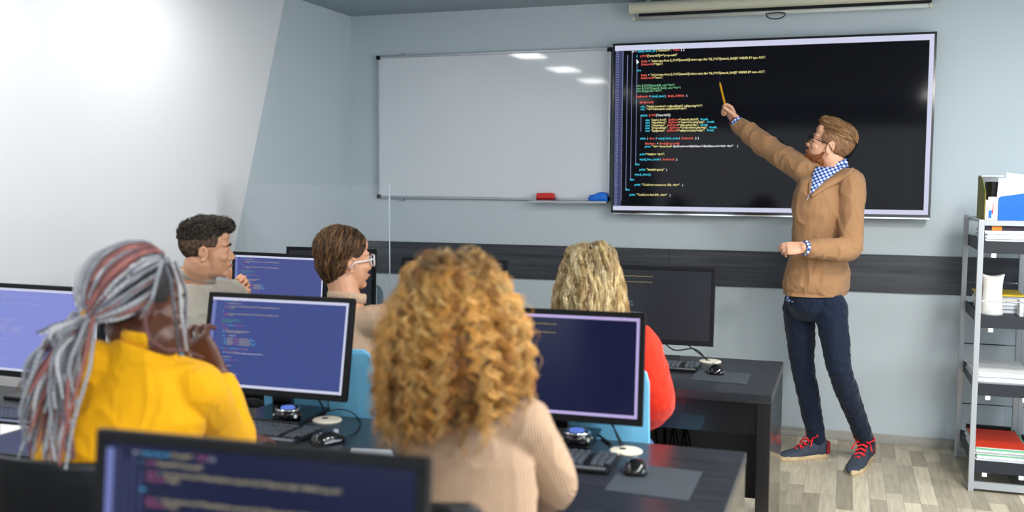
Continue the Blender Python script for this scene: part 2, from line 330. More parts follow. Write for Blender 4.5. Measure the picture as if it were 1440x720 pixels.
LINES += [(.5856-.043, 3, [('while ', CYA), ('( ', WHT), ('$row', RED), (' = ', WHT), ('mysql_fetch_array', CYA), ('( ', WHT), ('$sqlresult', RED), (' ) )', WHT)]),
 (.6172-.043, 4, [('$thisName', RED), (' = ', WHT), ('$row[$suspectid];', RED)]),
 (.6346-.043, 4, [('print ', CYA), ('"<tr> <form href=', YEL), ('\'$urlForm?row=$thisName\'>$thisName</a></td> </tr>"', WHT), (' );', WHT)]),
 (.6821-.043, 3, [('print', CYA), ('"</table> <br>";', YEL)]), (.7137-.043, 3, [('mysql_free_result', CYA), ('( ', WHT), ('$sqlresult', RED), (' );', WHT)]),
 (.7439-.043, 2, [('else', CYA)]), (.7772-.043, 3, [('print ', CYA), ('"Invalid query"', YEL), (' );', WHT)]), (.8073-.043, 2, [('mysql_close();', CYA)]),
 (.8391-.043, 1, [('else', CYA)]), (.8709-.043, 2, [('print ', CYA), ('"Could not connect to DB...<br>"', YEL), (' );', WHT)]),
 (.9011-.043, 0, [('else', CYA)]), (.933-.043, 1, [('print ', CYA), ('"Could not find DB...<br>"', YEL), (' );', WHT)])]
def text_mesh(s):
    cu = bpy.data.curves.new('t', 'FONT'); cu.body = s; cu.size = 1; cu.resolution_u = 1; cu.offset = .012
    o = bpy.data.objects.new('t', cu); C.objects.link(o); dg = bpy.context.evaluated_depsgraph_get()
    me = bpy.data.meshes.new_from_object(o.evaluated_get(dg), depsgraph=dg)
    vs = [Vector(v.co) for v in me.vertices]; fs = [tuple(p.vertices) for p in me.polygons]
    bpy.data.objects.remove(o); bpy.data.curves.remove(cu); bpy.data.meshes.remove(me); return vs, fs
def code_mesh():
    mb = MB()
    for v, ind, toks in LINES:
        x = IND[ind]
        for t, col in toks:
            n = len(t); core = t.strip(); lead = len(t)-len(t.lstrip())
            if core:
                vs, fs = text_mesh(core); w = max(p.x for p in vs); h = .0185
                L = len(core)*CW*.96; sx = L/w if len(core) > 2 else CW/.5*.8
                mb.mi = col; mb.add([Vector((x+lead*CW+p.x*sx, 0, -(v+.006)+p.y*h)) for p in vs], fs)
            x += n*CW
    for k in range(62):
        vs, fs = text_mesh(str(105+k)); w = max(p.x for p in vs); mb.mi = GUT
        mb.add([Vector((.004+p.x*.022/w, 0, -(.012+k*.0155)+p.y*.013)) for p in vs], fs)
    mb.mi = GUT
    for x, v0, v1 in ((.0757, .03, .86), (.1047, .0, .80), (.1354, .06, .70), (.1648, .40, .50), (.0757-.029, .0, .93)):
        mb.add([Vector((x+.003, 0, -v0)), Vector((x+.0055, 0, -v0)), Vector((x+.0055, 0, -v1)), Vector((x+.003, 0, -v1))], [(0, 1, 2, 3)])
    me = bpy.data.meshes.new('code'); me.from_pydata([tuple(p) for p in mb.v], [], mb.f); me.polygons.foreach_set('material_index', mb.m); me.update()
    return me
CODE = code_mesh()
def code_mats(tag_, cols, st=1): return [emi(tag_+n, rgb(*c), st) for n, c in zip(('_white', '_cyan', '_red', '_yellow', '_green', '_orange', '_gutter'), cols)]
tv_cols = [(235, 235, 240), (60, 205, 235), (225, 95, 80), (238, 226, 150), (120, 190, 140), (230, 150, 80), (128, 138, 180)]
m_code_tv = code_mats('tv_code', tv_cols, 1.3)
m_code_pc = code_mats('monitor_code', [(205, 205, 220), (80, 180, 230), (170, 90, 130), (190, 180, 140), (80, 150, 130), (200, 140, 100), (110, 120, 180)], 1)
m_bar = emi('screen_window_bar', rgb(205, 208, 232), 1)
m_bar2 = emi('screen_window_bar_violet', rgb(190, 175, 228), 1)
m_gut = emi('screen_line_number_band', rgb(58, 62, 100), 1)

def code_object(parent, w, h, M, mats, name='code'):
    me = CODE.copy(); me.transform(M @ Matrix.Diagonal((w/TVW, 1, h/TVH, 1)))
    return obj(name, None, mats, parent, me=me, world=False)
# ------------------------------------------------------------------ wall screen
t = empty('wall_screen', (-.465, 6.2, 1.35), 'large wall-mounted flat screen showing lines of program code', 'screen')
x0, x1, z0, z1 = -1.396, .462, 1.345, 2.393; o = t.location
mb = MB().box((x0, 6.165, z0), (x1, 6.20, z1)); obj('back_cover', mb, m_blackp, t, bevel=.004)
obj('wall_mount', MB().box((-.8, 6.20, 1.6), (-.13, WALL, 2.1)), m_blackp, t)
mb = MB(); B = .013
for a, b2 in (((x0, 6.155, z1-B), (x1, 6.166, z1)), ((x0, 6.155, z0), (x1, 6.166, z0+B+.004)), ((x0, 6.155, z0+B+.004), (x0+B, 6.166, z1-B)), ((x1-B, 6.155, z0+B+.004), (x1, 6.166, z1-B))): mb.box(a, b2)
obj('bezel', mb, m_gloss, t)
obj('lower_trim', MB().box((x0+.02, 6.153, z0-.008), (x1-.004, 6.175, z0)), m_chrome, t)
mb = MB(); mb.mi = 0; sx0, sx1, sz0, sz1 = x0+B, x1-B, z0+B+.004, z1-B
mb.box((sx0, 6.159, sz0), (sx1, 6.165, sz1)); mb.mi = 1
m_tvglass = emi('wall_screen_glass', rgb(7, 8, 12), 1, .07); m_tvglass.node_tree.nodes['Principled BSDF'].inputs['Specular IOR Level'].default_value = .10
obj('screen', mb, [m_tvglass], t)
mb = MB().box((sx0, 6.1575, sz1-.032), (sx1, 6.159, sz1)).box((sx0, 6.1575, sz0), (sx1, 6.159, sz0+.026)).box((sx1-.024, 6.1575, sz0+.026), (sx1, 6.159, sz1-.032))
obj('window_bars', mb, m_bar, t)
obj('line_number_band', MB().box((sx0+.004, 6.1582, sz0+.026), (sx0+.05, 6.159, sz1-.032)), m_gut, t)
M = Matrix.Translation(Vector((sx0, 6.1574, sz1-.030))-t.location)
code_object(t, TVW, TVH, M, m_code_tv)
# mouse pointer on the wall screen
obj('pointer', MB().prism([(sx0+.135, 6.157, sz1-.085), (sx0+.137, 6.157, sz1-.115), (sx0+.152, 6.157, sz1-.107)], (0, -.0006, 0)), m_code_tv[0], t)

# ------------------------------------------------------------------ whiteboard
wb = empty('whiteboard', (-2.23, 6.22, 1.4), 'large white dry-erase board in a thin metal frame on the grey wall', 'whiteboard')
x0, x1, z0, z1 = -3.045, -1.42, 1.417, 2.379
obj('panel', MB().box((x0+.008, 6.222, z0+.008), (x1-.008, 6.236, z1-.008)), m_board, wb)
mb = MB(); B = .017
for a, b2 in (((x0, 6.214, z1-B), (x1, WALL, z1)), ((x0, 6.214, z0), (x1, WALL, z0+B)), ((x0, 6.214, z0+B), (x0+B, WALL, z1-B)), ((x1-B, 6.214, z0+B), (x1, WALL, z1-B))): mb.box(a, b2)
obj('frame', mb, m_alu, wb, bevel=.002)
for x in (x0, x1-.024):
    for z in (z0, z1-.024): obj('corner_cap', MB().box((x-.002, 6.21, z-.002), (x+.026, WALL, z+.026)), m_blackp, wb, bevel=.003)
obj('pen_tray', MB().box((-1.94, 6.155, 1.403), (-1.425, 6.214, 1.409)).box((-1.94, 6.152, 1.403), (-1.425, 6.156, 1.416)), m_alu, wb)
for x in (-2.86, -1.6): obj('fixing_clip', MB().box((x, 6.22, z1), (x+.012, WALL, z1+.014)), m_alu, wb)
obj('fixing_clip', MB().box((-2.87, 6.21, z0-.016), (-2.85, WALL, z0)), m_alu, wb)
e = empty('board_eraser', (-1.83, 6.185, 1.409), 'small red whiteboard eraser on the pen tray', 'eraser')
obj('body', MB().prism([(-1.893, 6.165, 1.43), (-1.773, 6.165, 1.43), (-1.776, 6.165, 1.462), (-1.80, 6.165, 1.466), (-1.888, 6.165, 1.464)], (0, .042, 0)), m_red, e, bevel=.004)
obj('felt', MB().box((-1.89, 6.166, 1.409), (-1.776, 6.206, 1.43)), mat('dark_red_felt', rgb(120, 20, 24), .9), e)
mb = MB(); 
rings = []
for k, (x, h, d) in enumerate(((-1.548, .03, .012), (-1.54, .046, .022), (-1.51, .05, .026), (-1.48, .064, .026), (-1.455, .066, .026), (-1.43, .06, .024), (-1.424, .04, .015))):
    rings.append([Vector((x, 6.186+d*math.cos(2*PI*j/14), 1.409+h/2+h/2*math.sin(2*PI*j/14))) for j in range(14)])
mb.loft(rings); me = bpy.data.meshes.new('cleaning_cloth'); me.from_pydata([tuple(v) for v in mb.v], [], mb.f)
tag(obj('cleaning_cloth', mb, m_blue, smooth=True), 'crumpled bright blue cloth at the right end of the whiteboard pen tray', 'cloth')

# ------------------------------------------------------------------ roll-up projection screen above
ps = empty('projection_screen', (-.43, 6.18, 2.656), 'rolled-up cream projection screen fixed high above the wall screen', 'projection screen')
def xtube(x0, x1, y, z, ry, rz, n=18): return MB().loft([[Vector((x, y+ry*math.cos(2*PI*k/n+PI/n), z+rz*math.sin(2*PI*k/n+PI/n))) for k in range(n)] for x in (x0, x1)])
obj('housing', xtube(-1.283, .47, 6.175, 2.607, .036, .036), m_cream, ps, bevel=.002)
for x in (-1.298, .47): obj('end_cap', xtube(x, x+.015, 6.175, 2.606, .04, .038), mat('cream_end_cap', rgb(214, 212, 198), .4), ps, bevel=.003)
obj('fabric_roll', xtube(-1.24, .43, 6.18, 2.566, .012, .02), m_blackp, ps)
obj('bottom_bar', xtube(-1.262, .425, 6.165, 2.541, .012, .012), mat('off_white_bar', rgb(196, 200, 194), .4), ps, smooth=True)
for x in (-1.275, .418): obj('bar_end_cap', xtube(x, x+.014, 6.165, 2.541, .015, .015), m_cream, ps)
hp = [at(1091, 17, 6.15)+Vector((.055*math.cos(a), 0, -.012+.028*math.sin(a)*(1 if math.sin(a) < 0 else .3))) for a in np.linspace(PI, 2*PI+PI, 17)]
obj('pull_handle', MB().tube(hp, .0035, 8), m_blackp, ps)
for x in (-1.2, .38): obj('wall_bracket', MB().box((x, 6.19, 2.60), (x+.03, WALL, CEIL)), m_alu, ps)

# ------------------------------------------------------------------ desks
DZ = .738
def desk(yf, yn, x0, x1, label):
    d = empty('desk', ((x0+x1)/2, (yf+yn)/2, 0), label, 'desk', 'long black computer desks')
    del d['group']
    obj('desktop', MB().box((x0, yn, DZ-.036), (x1, yf, DZ)), m_desk, d, bevel=.003)
    for x in (x0+.002, x1-.054): obj('side_panel', MB().box((x, yn+.006, 0), (x+.052, yf-.006, DZ-.037)), m_desk_side, d, bevel=.002)
    obj('apron', MB().box((x0+.055, yn+.05, DZ-.17), (x1-.055, yn+.07, DZ-.037)), m_desk_side, d)
    obj('modesty_panel', MB().box((x0+.055, yf-.05, .11), (x1-.055, yf-.03, DZ-.037)), m_panel, d)
    n = 3
    for k in range(1, n): 
        xx = x0+(x1-x0)*k/n; obj('middle_support', MB().box((xx-.013, yn+.08, 0), (xx+.013, yf-.051, DZ-.037)), m_desk_side, d)
    return d
desk(4.616, 3.862, XL+.02, -.242, 'long black desk nearest the whiteboard wall, carrying a row of monitors')
desk(3.02, 2.27, XL+.02, -.259, 'long black desk in the middle row, between the blonde person and the curly haired person')
desk(1.42, .70, XL+.02, -.25, 'nearest black desk, low in front under the closest blurred monitor')

# ------------------------------------------------------------------ monitors
def monitor(X, Y, Z, yaw, tilt, H, label, scr, bar, code=None, Wm=.555, group=None, bars=True, gut=True, bez=.017, front=.105, lower=.022, scrscale=1):
    t = empty('monitor', (X, Y, DZ), label, 'monitor', group, yaw)
    R_ = Matrix.Translation((0, 0, Z-DZ)) @ Matrix.Rotation(tilt, 4, 'X')      # screen faces -Y, top leans away
    def P(name, mb, m, bevel=0, parent=t):
        o = obj(name, mb, m, parent, bevel=bevel, world=False); return o
    def bx(mb, a, b2): return mb.box(a, b2, R_)
    h = Wm/2; mb = MB(); bx(mb, (-h+.004, .016, -H+.004), (h-.004, .034, -.004)); bx(mb, (-h*.55, .034, -H*.8), (h*.55, .052, -.07)); P('back_shell', mb, m_blackp, .005)
    mb = MB()
    for a, b2 in (((-h, 0, -bez), (h, .018, 0)), ((-h, 0, -H), (h, .018, -H+lower)), ((-h, 0, -H+lower), (-h+bez, .018, -bez)), ((h-bez, 0, -H+lower), (h, .018, -bez))): bx(mb, a, b2)
    P('bezel', mb, m_blackp, .002)
    sx0, sx1, sz1, sz0 = -h+bez, h-bez, -bez, -H+lower
    mb = MB(); bx(mb, (sx0, .004, sz0), (sx1, .012, sz1)); s = P('screen', mb, scr)
    w, hh = sx1-sx0, sz1-sz0
    if bars:
        mb = MB(); bx(mb, (sx0, .003, sz1-.009), (sx1, .004, sz1)); bx(mb, (sx0, .003, sz0), (sx1, .004, sz0+.009)); bx(mb, (sx1-.0085, .003, sz0+.009), (sx1, .004, sz1-.009))
        P('window_bars', mb, bar, parent=s)
    if gut:
        mb = MB(); bx(mb, (sx0, .0034, sz0+.009), (sx0+.014, .004, sz1-.009)); P('line_number_band', mb, m_gut2, parent=s)
    if code:
        code_object(s, w*scrscale, hh*scrscale, R_ @ Matrix.Translation((sx0+.002, .0028, sz1-.008)), code)
    zt = Z-DZ
    nb = R_ @ Vector((0, .05, -H*.62))
    mb = MB().box((-.036, nb.y-.006, .012), (.036, nb.y+.022, zt-H*.5)); P('stand_neck', mb, m_gloss, .004)
    yb = nb.y
    P('stand_base', MB().prism([(-.125, yb-front, .0), (.125, yb-front, .0), (.115, yb+.13, .0), (-.115, yb+.13, .0)], (0, 0, .012)), m_gloss, .004)
    return t
m_gut2 = emi('monitor_line_number_band', rgb(110, 120, 180), 1)
scrA = emi('monitor_screen_indigo', rgb(70, 80, 140), 1, .25); scrB = emi('monitor_screen_blue', rgb(58, 72, 134), 1, .25)
scrN = emi('monitor_screen_navy', rgb(12, 20, 58), 1, .2); scrG = emi('monitor_screen_charcoal', rgb(40, 42, 48), 1, .25)
scrL = emi('monitor_screen_lavender', rgb(132, 140, 212), 1, .3); scrC = emi('monitor_screen_dark_blue', rgb(20, 26, 58), 1, .2)
m_code_dim = code_mats('dim_code', [(150, 155, 200), (130, 170, 220), (150, 140, 200), (165, 168, 205), (120, 160, 200), (160, 150, 200), (120, 130, 200)], 1)
m_code_y = code_mats('sparse_code', [(190, 190, 190), (110, 150, 180), (150, 130, 110), (178, 165, 90), (100, 130, 110), (170, 150, 90), (70, 74, 84)], 1)
A3 = monitor(-.806, 4.402, 1.169, .04, -.16, .345, 'black monitor with a dark charcoal screen at the right end of the far desk', scrG, m_bar, m_code_y, bars=False, gut=False, front=.04)
A4 = monitor(-1.777, 4.444, 1.171, -.05, -.1, .345, 'dim black monitor on the far desk seen over the curly head', scrG, m_bar, m_code_y, bars=False, gut=False)
A1 = monitor(-2.582, 4.197, 1.189, -.10, -.09, .345, 'monitor with indigo code screen on the far desk beside the man in grey', scrA, m_bar, m_code_pc)
A2 = monitor(-2.47, 4.50, 1.20, .02, -.05, .33, 'black monitor top peeking out behind the indigo screen of the far desk', scrG, m_bar, None, bars=False, gut=False, Wm=.50)
B1 = monitor(-1.806, 2.94, 1.156, .01, -.20, .341, 'monitor with blue code screen beside the braided person, middle desk', scrB, m_bar, m_code_pc)
B2 = monitor(-.836, 2.943, 1.152, .026, -.08, .342, 'monitor with navy screen and violet border right of the curly head', scrN, m_bar2, m_code_y, gut=False)
B0 = monitor(-2.776, 2.90, 1.155, -.03, -.08, .344, 'monitor with pale lavender screen at the left edge, middle desk', scrL, m_bar, m_code_dim)
Cm = monitor(-.823, 1.262, 1.158, .035, -.104, .345, 'closest blurred monitor, with dark blue code screen, bottom of the view', scrC, m_gut, m_code_pc, bars=False, scrscale=1.55, bez=.019)

# ------------------------------------------------------------------ keyboards, mice, pads, grommets
def keyboard():
    k = empty('keyboard', (0, 0, DZ), None, 'keyboard')
    w, d = .45, .155
    mb = MB().prism([(-w/2, -d/2-.015, 0), (w/2, -d/2-.015, 0), (w/2, d/2, 0), (-w/2, d/2, 0)], (0, 0, .012)); mb.add([], [])
    obj('tray', mb, m_blackp, k, bevel=.005, world=False)
    mb = MB(); rows = [(-.06, 1), (-.038, 1), (-.016, 1), (.006, 1), (.028, 1), (.058, 1)]
    for r_, (y, _) in enumerate(rows):
        x = -w/2+.012
        while x < w/2-.02:
            kw = .0175
            if r_ == 0 and -.13 < x < -.02: kw = .1
            if not (.068 < x < .082 or .138 < x+.0 < .15): mb.prism([(x, y, .012), (x+kw, y, .012), (x+kw-.002, y+.0165, .0125), (x+.002, y+.0165, .0125)], (0, 0, .007))
            x += kw+.0023
    ks = obj('keys', mb, m_key, k, world=False, bevel=.0015); ks['kind'] = 'stuff'
    obj('front_strip', MB().box((-w/2+.01, -d/2-.012, .012), (w/2-.01, -d/2+.008, .0135)), m_alu, k, world=False)
    return k
def mouse():
    k = empty('mouse', (0, 0, DZ), None, 'mouse'); mb = MB()
    prof = []
    for i, (y, hw, h) in enumerate(((-.055, .012, .012), (-.052, .022, .022), (-.04, .03, .034), (-.015, .033, .04), (.015, .031, .036), (.04, .028, .025), (.052, .02, .016), (.055, .012, .01))):
        prof.append([Vector((hw*math.cos(PI*j/8), y, h*math.sin(PI*j/8)**.8 if 0 < j < 8 else 0)) for j in range(9)])
    mb.loft(prof); obj('shell', mb, m_gloss, k, world=False, smooth=True)
    obj('wheel', MB().disc((-.004, .03, .031), .008, .008, 16, ax=Vector((1, 0, 0))), m_alu, k, world=False)
    obj('side_band', MB().box((-.0325, -.03, .008), (-.0305, .03, .013)).box((.0305, -.03, .008), (.0325, .03, .013)), m_alu, k, world=False)
    return k
kb0 = keyboard(); mo0 = mouse(); first = {'k': True, 'm': True}
def put(proto, key, x, y, rz, label, dz=0):
    o = proto if first[key] else copy_tree(proto); first[key] = False
    o.location = (x, y, DZ+dz); o.rotation_euler = (0, 0, rz); o['label'] = label; return o
put(kb0, 'k', -.80, 4.30, .02, 'black keyboard in front of the charcoal screen on the far desk')
put(kb0, 'k', -.825, 2.735, .02, 'black keyboard under the violet-bordered monitor, right of the curly haired person')
put(kb0, 'k', -1.79, 2.72, -.03, 'black keyboard under the blue code screen in the middle row')
put(kb0, 'k', -2.66, 2.62, .05, 'black keyboard at the left edge below the lavender screen')
def pad(x0, y0, x1, y1, label, sk=0):
    return tag(obj('mouse_pad', MB().prism([(x0, y0, DZ), (x1, y0-sk, DZ), (x1, y1-sk, DZ), (x0, y1, DZ)], (0, 0, .003)), m_pad, bevel=.001), label, 'mouse pad')
pad(-.581, 4.057, -.355, 4.28, 'dark mouse pad on the far desk, near its right end', .02)
pad(-.578, 2.51, -.356, 2.775, 'dark mouse pad on the middle desk, near its right end', .015)
put(mo0, 'm', -.498, 4.225, .25, 'glossy black mouse on the pad of the far desk', .003)
put(mo0, 'm', -.532, 2.70, .2, 'glossy black mouse on the pad of the middle desk', .003)
put(mo0, 'm', -1.49, 2.69, -.5, 'black mouse right of the keyboard below the blue code screen')
for x, y, l in ((-.555, 4.50, 'cream cable grommet disc behind the keyboard on the far desk'), (-.602, 2.905, 'cream cable grommet disc beside the violet-bordered monitor'), (-1.632, 2.945, 'cream cable grommet disc right of the blue code screen stand')):
    g = empty('cable_grommet', (x, y, DZ), l, 'cable cover'); obj('rim', MB().lathe((x, y, DZ), [(.049, 0), (.049, .003), (.045, .005), (.012, .005)]), m_creamd, g, smooth=False)
    obj('cable_hole', MB().disc((x-.012, y+.008, DZ+.0045), .011, .0012), m_blackp, g)
def hub(x, y, label, dz=.012):
    h = empty('cable_hub', (x, y, DZ+dz), label, 'usb hub'); z = DZ+dz
    obj('body', MB().lathe((x, y, z), [(.038, 0), (.045, .006), (.046, .02), (.04, .03), (.028, .034)]), m_gloss, h, smooth=True)
    obj('chrome_ring', MB().lathe((x, y, z), [(.0405, .0295), (.043, .031), (.041, .036), (.034, .037), (.032, .034)]), m_chrome, h, smooth=True)
    for k in range(9):
        a = 2*PI*k/9+.2; p = Vector((x+.044*c_(a), y+.044*s_(a), z+.014)); obj('port', MB().disc(p, .006, .004, 10, ax=Vector((c_(a), s_(a), 0))), m_chrome, h)
    obj('blue_light', MB().lathe((x, y, z), [(.024, .034), (.022, .04), (.01, .042)]), emi('blue_led_cap', rgb(95, 125, 215), 1), h)
p = onz(405, 588, DZ+.012); hub(p.x, p.y, 'round black hub with chrome ring on the stand of the blue code screen')
p = onz(803, 630, DZ+.0); hub(p.x+.01, p.y+.03, 'round black hub under the violet-bordered monitor', 0.012)
def cable(pts, label, r=.003, name='cable'):
    P = [Vector(q) for q in pts]; out = []
    for i in range(len(P)-1):
        a, b2, c3, d = P[max(i-1, 0)], P[i], P[i+1], P[min(i+2, len(P)-1)]
        for k in range(6):
            tt = k/6; out.append(.5*((2*b2)+(c3-a)*tt+(2*a-5*b2+4*c3-d)*tt*tt+(3*b2-a-3*c3+d)*tt**3))
    out.append(P[-1]); return tag(obj(name, MB().tube(out, r, 6), m_blackp, smooth=True), label, 'cable')
def dz_(x, y, z=.004): p = onz(x, y, DZ); return Vector((p.x, p.y, DZ+z))
cable([(-1.74, 2.96, DZ+.14), (-1.70, 2.99, DZ+.07), (-1.66, 2.98, DZ+.02), dz_(452, 583)], 'black cable dropping behind the blue code screen into its grommet')
cable([(-1.72, 2.965, DZ+.14), (-1.67, 3.0, DZ+.09), (-1.645, 2.975, DZ+.03), dz_(455, 584)], 'second thin black cable behind the blue code screen', .002)
cable([dz_(478, 625, .015), dz_(500, 610), dz_(507, 595), dz_(495, 582), dz_(478, 577), dz_(462, 580)], 'mouse cable curling on the middle desk beside the curly hair', .002)
cable([dz_(392, 606, .01), dz_(396, 596), dz_(402, 591, .014)], 'short keyboard cable in front of the chrome-ringed hub', .0018)
cable([(-.80, 2.96, DZ+.16), (-.74, 2.975, DZ+.12), (-.67, 2.95, DZ+.09), (-.63, 2.92, DZ+.03), dz_(873, 630)], 'black cable looping behind the violet-bordered monitor')
cable([(-.72, 2.96, DZ+.14), (-.66, 2.95, DZ+.07), dz_(877, 629)], 'second black cable running to the grommet of the violet-bordered monitor', .0025)
cable([dz_(858, 626), dz_(830, 607), dz_(800, 602)], 'thick black cable lying behind the hub of the violet-bordered monitor', .0045)
cable([dz_(893, 655, .02), dz_(872, 640), dz_(868, 630)], 'thin mouse cable on the middle desk right of the keyboard', .0016)
cable([(-.79, 4.43, DZ+.13), (-.72, 4.47, DZ+.05), (-.63, 4.52, DZ+.05), (-.575, 4.51, DZ+.008)], 'black cable from the charcoal monitor to its grommet')
cable([(-.75, 4.43, DZ+.12), (-.66, 4.46, DZ+.08), (-.60, 4.50, DZ+.03), (-.57, 4.515, DZ+.008)], 'upper black cable hanging behind the charcoal monitor', .0025)
cable([(-.50, 4.28, DZ+.02), (-.505, 4.38, DZ+.004), (-.54, 4.44, DZ+.006)], 'thin mouse cable on the far desk', .0016)
# things below the far desk
pc = empty('computer_tower', (-.93, 4.25, 0), 'black computer tower standing under the far desk', 'computer')
obj('case', MB().box((-1.02, 4.05, .01), (-.84, 4.48, .45)), m_blackp, pc, bevel=.006)
obj('front_panel', MB().box((-1.015, 4.04, .02), (-.845, 4.05, .44)), m_gloss, pc, bevel=.003)
for k in range(4): obj('foot', MB().box((-1.01+.14*(k % 2), 4.07+.35*(k//2), 0), (-.98+.14*(k % 2), 4.10+.35*(k//2), .01)), m_blackp, pc)
for i in range(6):
    x = -.80+.03*i; cable([(x, 4.54, .70), (x+.02*math.sin(i*2), 4.5, .45), (x+.03*math.cos(i), 4.46, .22), (x-.03, 4.44, .1+.03*(i % 3)), (x+.04, 4.42, .25), (x-.02+.02*i % .05, 4.5, .5)], 'tangled black cable hanging under the far desk', .004)
    C.objects[-1]['group'] = 'cables hanging under the far desk'
# papers and notebooks on the desks
def sheet(pts, label, z=.001, t=.002, m=m_paper, name='paper_sheet', cat='paper'): return tag(obj(name, MB().prism([(p[0], p[1], DZ+z) for p in pts], (0, 0, t)), m), label, cat)
def quad(ps): return [tuple(onz(x, y, DZ)[:2]) for x, y in ps]
sheet(quad([(0, 612), (50, 598), (45, 574), (0, 580)]), 'white paper sheet with a blue mark on the desk below the lavender screen')
tag(obj('blue_pen', MB().tube([dz_(0, 594, .008), dz_(20, 578, .008)], .005, 8), m_blue), 'blue pen lying on the paper at the left edge', 'pen')
sheet(quad([(490, 645), (560, 652), (550, 634), (494, 631)]), 'pale grey sheet on the middle desk just left of the curly hair', m=mat('pale_grey_paper', rgb(190, 198, 206), .6))
nbk = empty('notebook', (-.78, 2.4, DZ), 'tan notebook under the curly haired person\'s right arm', 'notebook'); 
q = quad([(722, 712), (748, 700), (756, 660), (728, 655)])
obj('pages', MB().prism([(p[0], p[1], DZ+.001) for p in q], (0, 0, .012)), m_paperb, nbk); obj('cover', MB().prism([(p[0], p[1], DZ+.0131) for p in q], (0, 0, .002)), mat('tan_cover', rgb(220, 180, 130), .6), nbk)

# ------------------------------------------------------------------ clear partition behind the far desk
gp = empty('glass_partition', (-2.7, 4.63, .0), 'clear acrylic partition standing behind the far desk, left part', 'partition')
obj('clear_panel', MB().box((at(344, 300, 4.63).x, 4.630, .30), (-2.203, 4.636, 1.518)), m_glass, gp)
obj('bright_edge', MB().box((-2.203, 4.6295, .30), (-2.199, 4.6365, 1.518)), m_fine, gp)
for x in (-3.0, -2.4): obj('clamp_foot', MB().box((x, 4.618, 0), (x+.03, 4.648, .32)), m_alu, gp)
n = 14; pts = [(-2.279, 4.56, .74), (-2.201, 4.56, .74)]+[(-2.24+.039*math.cos(PI*k/n), 4.56, .95+.062*math.sin(PI*k/n)) for k in range(n+1)]
fn = empty('acrylic_holder', (-2.24, 4.56, DZ), 'upright rounded blue-grey acrylic holder on the far desk beside the partition edge', 'holder')
obj('plate', MB().prism(pts, (0, .006, 0)), m_fin, fn); obj('foot_block', MB().box((-2.285, 4.545, DZ), (-2.195, 4.585, DZ+.014)), m_fin, fn, bevel=.002)
obj('rib', MB().box((-2.2415, 4.554, DZ+.014), (-2.2385, 4.56, 1.0)), m_fine, fn)

# ------------------------------------------------------------------ chairs
def chair(x, y, rz, label, m_, group=None, top=.93, w=.43, thick=.014, curve=.03, fill=None):
    c = empty('chair', (x, y, 0), label, 'chair', group, rz)       # faces +Y
    L = Matrix.Identity(4); h = w/2
    mb = MB(); rr = []
    for z, hw in ((.62 if fill is None else fill, h*.92), (.66, h), (top-.05, h), (top-.015, h*.96), (top, h*.85)):
        for s in (0,):
            row = [Vector((hw*u, -.20-curve+curve*u*u*1.2-.10*(z-.45), z)) for u in np.linspace(-1, 1, 9)]
            rr.append(row+[p+Vector((0, thick, 0)) for p in reversed(row)])
    mb.loft(rr); obj('backrest', mb, m_, c, world=False, bevel=.003)
    seat = MB(); seat.loft([[Vector((h*.96*sx*k, .02+.22*sy*k, z)) for sx, sy in ((-1, -.9), (-.9, -1), (.9, -1), (1, -.9), (1, .9), (.9, 1), (-.9, 1), (-1, .9))] for k, z in ((.94, .42), (1, .43), (1, .45), (.95, .462))])
    obj('seat', seat, m_, c, world=False, bevel=.004)
    for sx in (-1, 1):
        obj('leg', MB().tube([(sx*(h-.05), .2, .43), (sx*(h-.01), .25, 0)], .011, 10), m_blackp, c, world=False)
        obj('leg', MB().tube([(sx*(h-.05), -.15, .43), (sx*(h-.01), -.27, 0)], .011, 10), m_blackp, c, world=False)
        obj('back_post', MB().tube([(sx*(h-.05), -.15, .43), (sx*(h-.06), -.215, .5), (sx*(h-.06), -.225, .68)], .011, 10), m_blackp, c, world=False)
    return c
chair(-2.36, 3.42, -.25, 'light blue chair under the man in the grey linen shirt', m_bluechair, top=.96, w=.44)
chair(-1.765, 3.36, -.05, 'light blue chair of the person in beige knit, seen past the blue code screen', m_bluechair, top=.955, w=.46)
chair(-.80, 3.38, .0, 'light blue chair under the blonde person in the red sweater', m_bluechair, top=.95, w=.44)
chair(-1.72, 1.99, .0, 'black chair at the bottom left, behind the person in yellow', m_blackchair, top=.925, w=.44)
chair(-.82, 1.95, .0, 'black chair at the bottom centre, behind the curly haired person', m_blackchair, top=.945, w=.40)
chair(-2.10, 5.25, 3.3, 'black mesh chair by the front wall, seen through the clear partition', m_mesh, top=1.085, w=.46, fill=.52)

